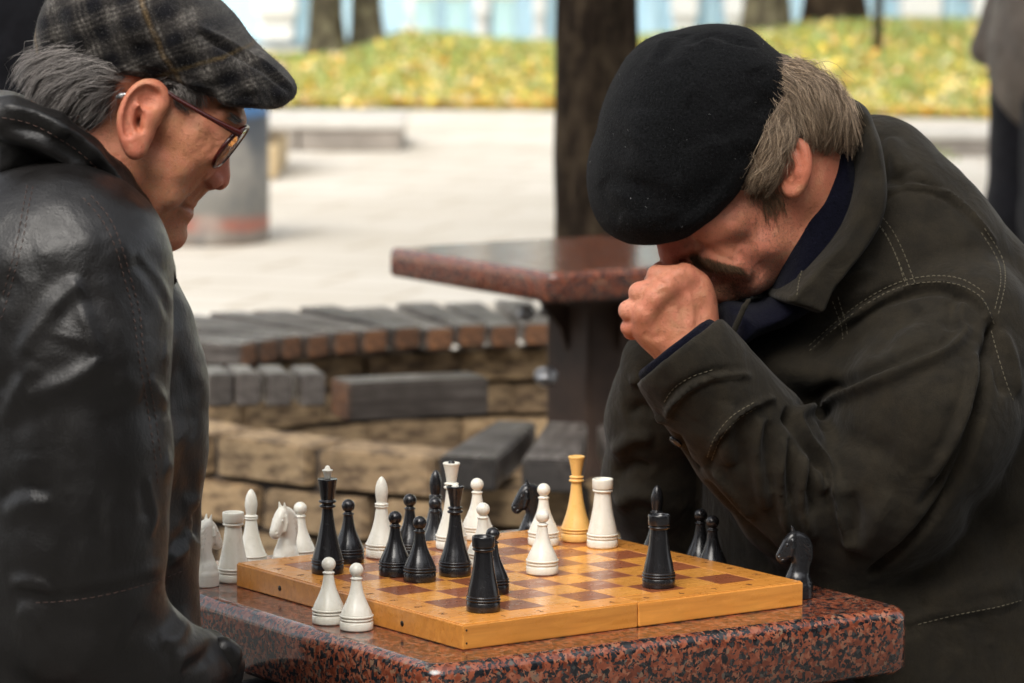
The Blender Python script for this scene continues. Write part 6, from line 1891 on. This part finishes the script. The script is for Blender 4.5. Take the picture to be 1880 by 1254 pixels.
# dark knitted cuff round the wrist, front placket with zip end
S = Sculpt()
cw = [hd(1268, 652, .004), tq(1300, 700, .138)]
S.chain([tq(1225, 622, .124), tq(1262, 662, .124), tq(1290, 695, .123)], [.0395, .0415, .042], k=.01)
S.add(lambda P: -((P - wc - wd3 * .007) @ wd3), wc, .3, .004, 'sub')
V, Q = S.mesh(hd(1170, 760, .09) - [.02, .05, .03], hd(1350, 590, -.07) + [.02, .05, .02], .0028)
if ((V - V.mean(0)) * vnormals(V, Q)).sum(1).mean() < 0: Q = Q[:, ::-1].copy()
V = V + vnormals(V, Q) * (fbm(V, 40, 3, 2) * .0008)[:, None]
sculpt_obj('cuff', local(man2, V), Q, M['navy'], man2)
for nm, x, y, r, p_ in (('button', 1243, 808, .0078, .0),):
    s_ = snap(TJ, x, y)
    if s_ is not None:
        bm = bmesh.new(); bmesh.ops.create_cone(bm, cap_ends=True, segments=20, radius1=r, radius2=r * .9, depth=.003)
        bmesh.ops.bevel(bm, geom=list(bm.edges), offset=.0008, segments=2, affect='EDGES')
        o = bm_obj(nm, bm, M['black_piece'], man2, smooth=True)
        o.location = Vector(local(man2, s_[0] + s_[1] * .001)); o.rotation_euler = Vector(s_[1]).to_track_quat('Z', 'Y').to_euler()
S = Sculpt(); S.chain([hd(1300, 690, .06), hq(1340, 620, .09), hq(1366, 560, .092), hq(1374, 548, .092)], [.0028, .0032, .0028, .0022])
V, Q = S.mesh(hq(1270, 720, .13) - [.01, .02, .01], hq(1390, 540, .03) + [.01, .03, .01], .0012)
if len(Q):
    if ((V - V.mean(0)) * vnormals(V, Q)).sum(1).mean() < 0: Q = Q[:, ::-1].copy()
    sculpt_obj('jacket_edge', local(man2, V), Q, M['canvas'], man2)
hip2 = np.array([tq(1720, 1300, 0)[0], 4.22, .58])
legs(man2, hip2, rad(213), man2)
tag(man2, 'man in black beret and olive jacket, bent over with fist at mouth', 'person', 'chess players')
stool(hip2[0], hip2[1], .46, 'granite stool under the man in the black beret')
# ================================================================ KNIGHTS
class MM:
    """local frame in millimetres: x right, y up, l towards -Y"""
    c = np.zeros(3); a = np.array([1.0, 0, 0]); n = np.array([0, -1.0, 0]); z = np.array([0, 0, 1.0])
    def P(s, x, y, l=0.0): return np.array([x * .001, -l, y * .001])
    def uv(s, P): return P[..., 0], P[..., 2], -P[..., 1]
mf = MM()
def knight_mesh():
    S = Sculpt()
    prof = [(-13, 13), (-12.5, 20), (-9.5, 28), (-7, 34), (-8, 37.5), (-11, 37), (-14, 34.5), (-18, 34), (-21.5, 37), (-22.5, 42), (-20.5, 47), (-17, 54), (-13.5, 60), (-9, 64.5), (-4, 66), (2, 65), (8, 61.5), (12.5, 56), (14.5, 48), (14, 38), (11.5, 29), (11.5, 20), (13, 13)]
    S.inflate(mf, prof, [(-17, 42, .0052), (-10, 52, .0068), (-2, 60, .0058), (6, 52, .0066), (8, 40, .0070), (2, 30, .0080), (0, 20, .0105), (0, 13, .0125)], [(-15, 45, .006), (6, 50, .007), (0, 20, .010)], p=2.2, res=.0005, pad=.006, smooth=4, k=0)
    for sg in (1, -1):
        S.cone(mf.P(-5, 64, sg * .0030), mf.P(-6.5, 70.5, sg * .0036), .0022, .0006, k=.0015)
        S.ball(mf.P(-12.5, 53, sg * .0070), .0019, k=.001, mode='sub'); S.ball(mf.P(-12.5, 53, sg * .0060), .0014, k=.0005)
        S.ball(mf.P(-20.2, 42.5, sg * .0046), .0011, k=.0008, mode='sub')
        S.chain([mf.P(-21, 38.5, sg * .0052), mf.P(-16, 39.5, sg * .0058)], .0006, k=.0006, mode='sub')
        S.chain([mf.P(-7, 57, sg * .0068), mf.P(-7, 50, sg * .0074), mf.P(-9, 42, sg * .0068)], [.0012, .0016, .0012], k=.002)
        for i in range(6):
            S.chain([mf.P(1 + i * 1.4, 63 - i * 5.0, sg * .0064), mf.P(5 + i * 1.3, 59 - i * 5.2, sg * .0068), mf.P(9.5 + i * .6, 56.5 - i * 5.6, sg * .0050)], .0005, k=.0007, mode='sub')
    S.cone([0, 0, .0015], [0, 0, .0085], .0147, .0147, k=.0002)
    S.cone([0, 0, .0125], [0, 0, .0150], .0135, .0120, k=.002)
    S.chain([[.0, 0, .0135], [.0, 0, .0165]], [.0132, .0122], k=.002)
    S.add(lambda P: -P[:, 2], [0, 0, 0], .03, 0, 'int')
    # grooves in the base
    for zz in (.0095, .0125):
        def f(P, zz=zz): return np.sqrt((np.hypot(P[:, 0], P[:, 1]) - .0158) ** 2 + (P[:, 2] - zz) ** 2) - .0012
        S.add(f, [0, 0, zz], .02, .0004, 'sub')
    V, Q = S.mesh([-.027, -.019, -.002], [.019, .019, .075], .00055)
    if ((V - V.mean(0)) * vnormals(V, Q)).sum(1).mean() < 0: Q = Q[:, ::-1].copy()
    return np_mesh('knight', V, Q)
ME['knight', 'w'] = knight_mesh(); ME['knight', 'b'] = ME['knight', 'w'].copy()
piece('knight', 'w', 379, 3.945, T_, 'white knight off the board, nearest the leather sleeve', rad(228))
piece('knight', 'w', 529, 4.033, T_, 'white knight behind the board, between a white bishop and a white pawn', rad(52))
piece('knight', 'b', 980, 4.190, T_, 'black knight behind the board, behind two white pawns', rad(12))
piece('knight', 'b', 1469, 3.893, T_, 'black knight at the right corner of the board on bare granite', rad(8))

# ================================================================ BYSTANDERS
M['coat'] = leather('grey_brown_leather', (.075, .058, .045), .6)
M['navy_coat'] = canvas('navy_coat_cloth', (.003, .003, .005), (.008, .008, .011))
def bystander(px, y, face, coat, label, arm_out=.0, H=1.76):
    x = at_y(px, 200, y)[0]
    t = empty('person', (x, y, 0))
    f = np.array([math.cos(face), math.sin(face), 0.]); s_ = np.array([-f[1], f[0], 0.])
    z = lambda v: np.array([0, 0, v * H / 1.76])
    B = Sculpt()
    B.ell(z(1.64) + f * .01, np.array([f, s_, [0, 0, 1]]), (.098, .076, .118), k=.02)
    B.ball(z(1.62) + f * .105, (.016, .016, .02), k=.02)
    B.cone(z(1.40), z(1.55), .062, .055, k=.03)
    B.ell(z(1.25), np.array([f, s_, [0, 0, 1]]), (.09, .15, .20), k=.04)
    for sg in (-1, 1):
        B.chain([z(1.0) + s_ * sg * .15 + f * .03, z(.94) + s_ * sg * .12 + f * .03], [.034, .03], k=.01)
        B.chain([z(1.25) + s_ * sg * .15, z(1.12) + s_ * sg * .2, z(1.0) + s_ * sg * .15 + f * .03], [.03, .03, .03], k=.02)
    J = Sculpt(); T = Sculpt(); Sh = Sculpt(); Hh = Sculpt()
    Hh.ell(z(1.675) - f * .012, np.array([f, s_, [0, 0, 1]]), (.102, .084, .100), k=.01)
    Hh.add(lambda P: (P @ f) - .06 - (P[:, 2] - 1.64) * .3, [0, 0, 1.65], .2, .01, 'int')
    J.ell(z(1.20), np.array([f, s_, [0, 0, 1]]), (.135, .215, .30), k=.05)
    J.ell(z(.93), np.array([f, s_, [0, 0, 1]]), (.150, .215, .23), k=.06)
    J.chain([z(1.44), z(1.50)], [.085, .075], k=.03)
    for sg in (-1, 1):
        e = z(1.12) + s_ * sg * (.27 + arm_out * (sg > 0)) - f * .03
        J.chain([z(1.40) + s_ * sg * .185, e, z(.94) + s_ * sg * .19 + f * .09], [.072, .062, .052], k=.03)
        T.chain([z(.90) + s_ * sg * .09, z(.48) + s_ * sg * .11 + f * .02, z(.07) + s_ * sg * .12], [.115, .092, .078], k=.04)
        Sh.chain([z(.05) + s_ * sg * .12 - f * .03, z(.045) + s_ * sg * .125 + f * .12, z(.04) + s_ * sg * .13 + f * .18], [.045, .04, .035], k=.02)
    for S_, nm, mt, h in ((B, 'body', M['skin'], .009), (Hh, 'hair', M['scalp_grey'], .009), (J, 'jacket', coat, .009), (T, 'trousers', M['navy_coat'], .010), (Sh, 'shoes', M['leather'], .009)):
        V, Q = S_.mesh([-.45, -.45, .003], [.45, .45, 1.86], h)
        if ((V - V.mean(0)) * vnormals(V, Q)).sum(1).mean() < 0: Q = Q[:, ::-1].copy()
        if nm in ('jacket', 'trousers'): V = V + vnormals(V, Q) * (fbm(V, 4, 3, 3) * .006)[:, None]
        o = sculpt_obj(nm, V, Q, mt, t)
        if nm == 'body': vcolor(o.data, V, (.44, .185, .080), [])
    return tag(t, label, 'person', 'standing onlookers')
bystander(1915, 11.4, rad(200), M['coat'], 'standing person in grey-brown leather jacket and black trousers, right edge', .03)
bystander(-70, 6.3, rad(-60), M['navy_coat'], 'standing person in dark clothes behind the flat cap at the left edge')
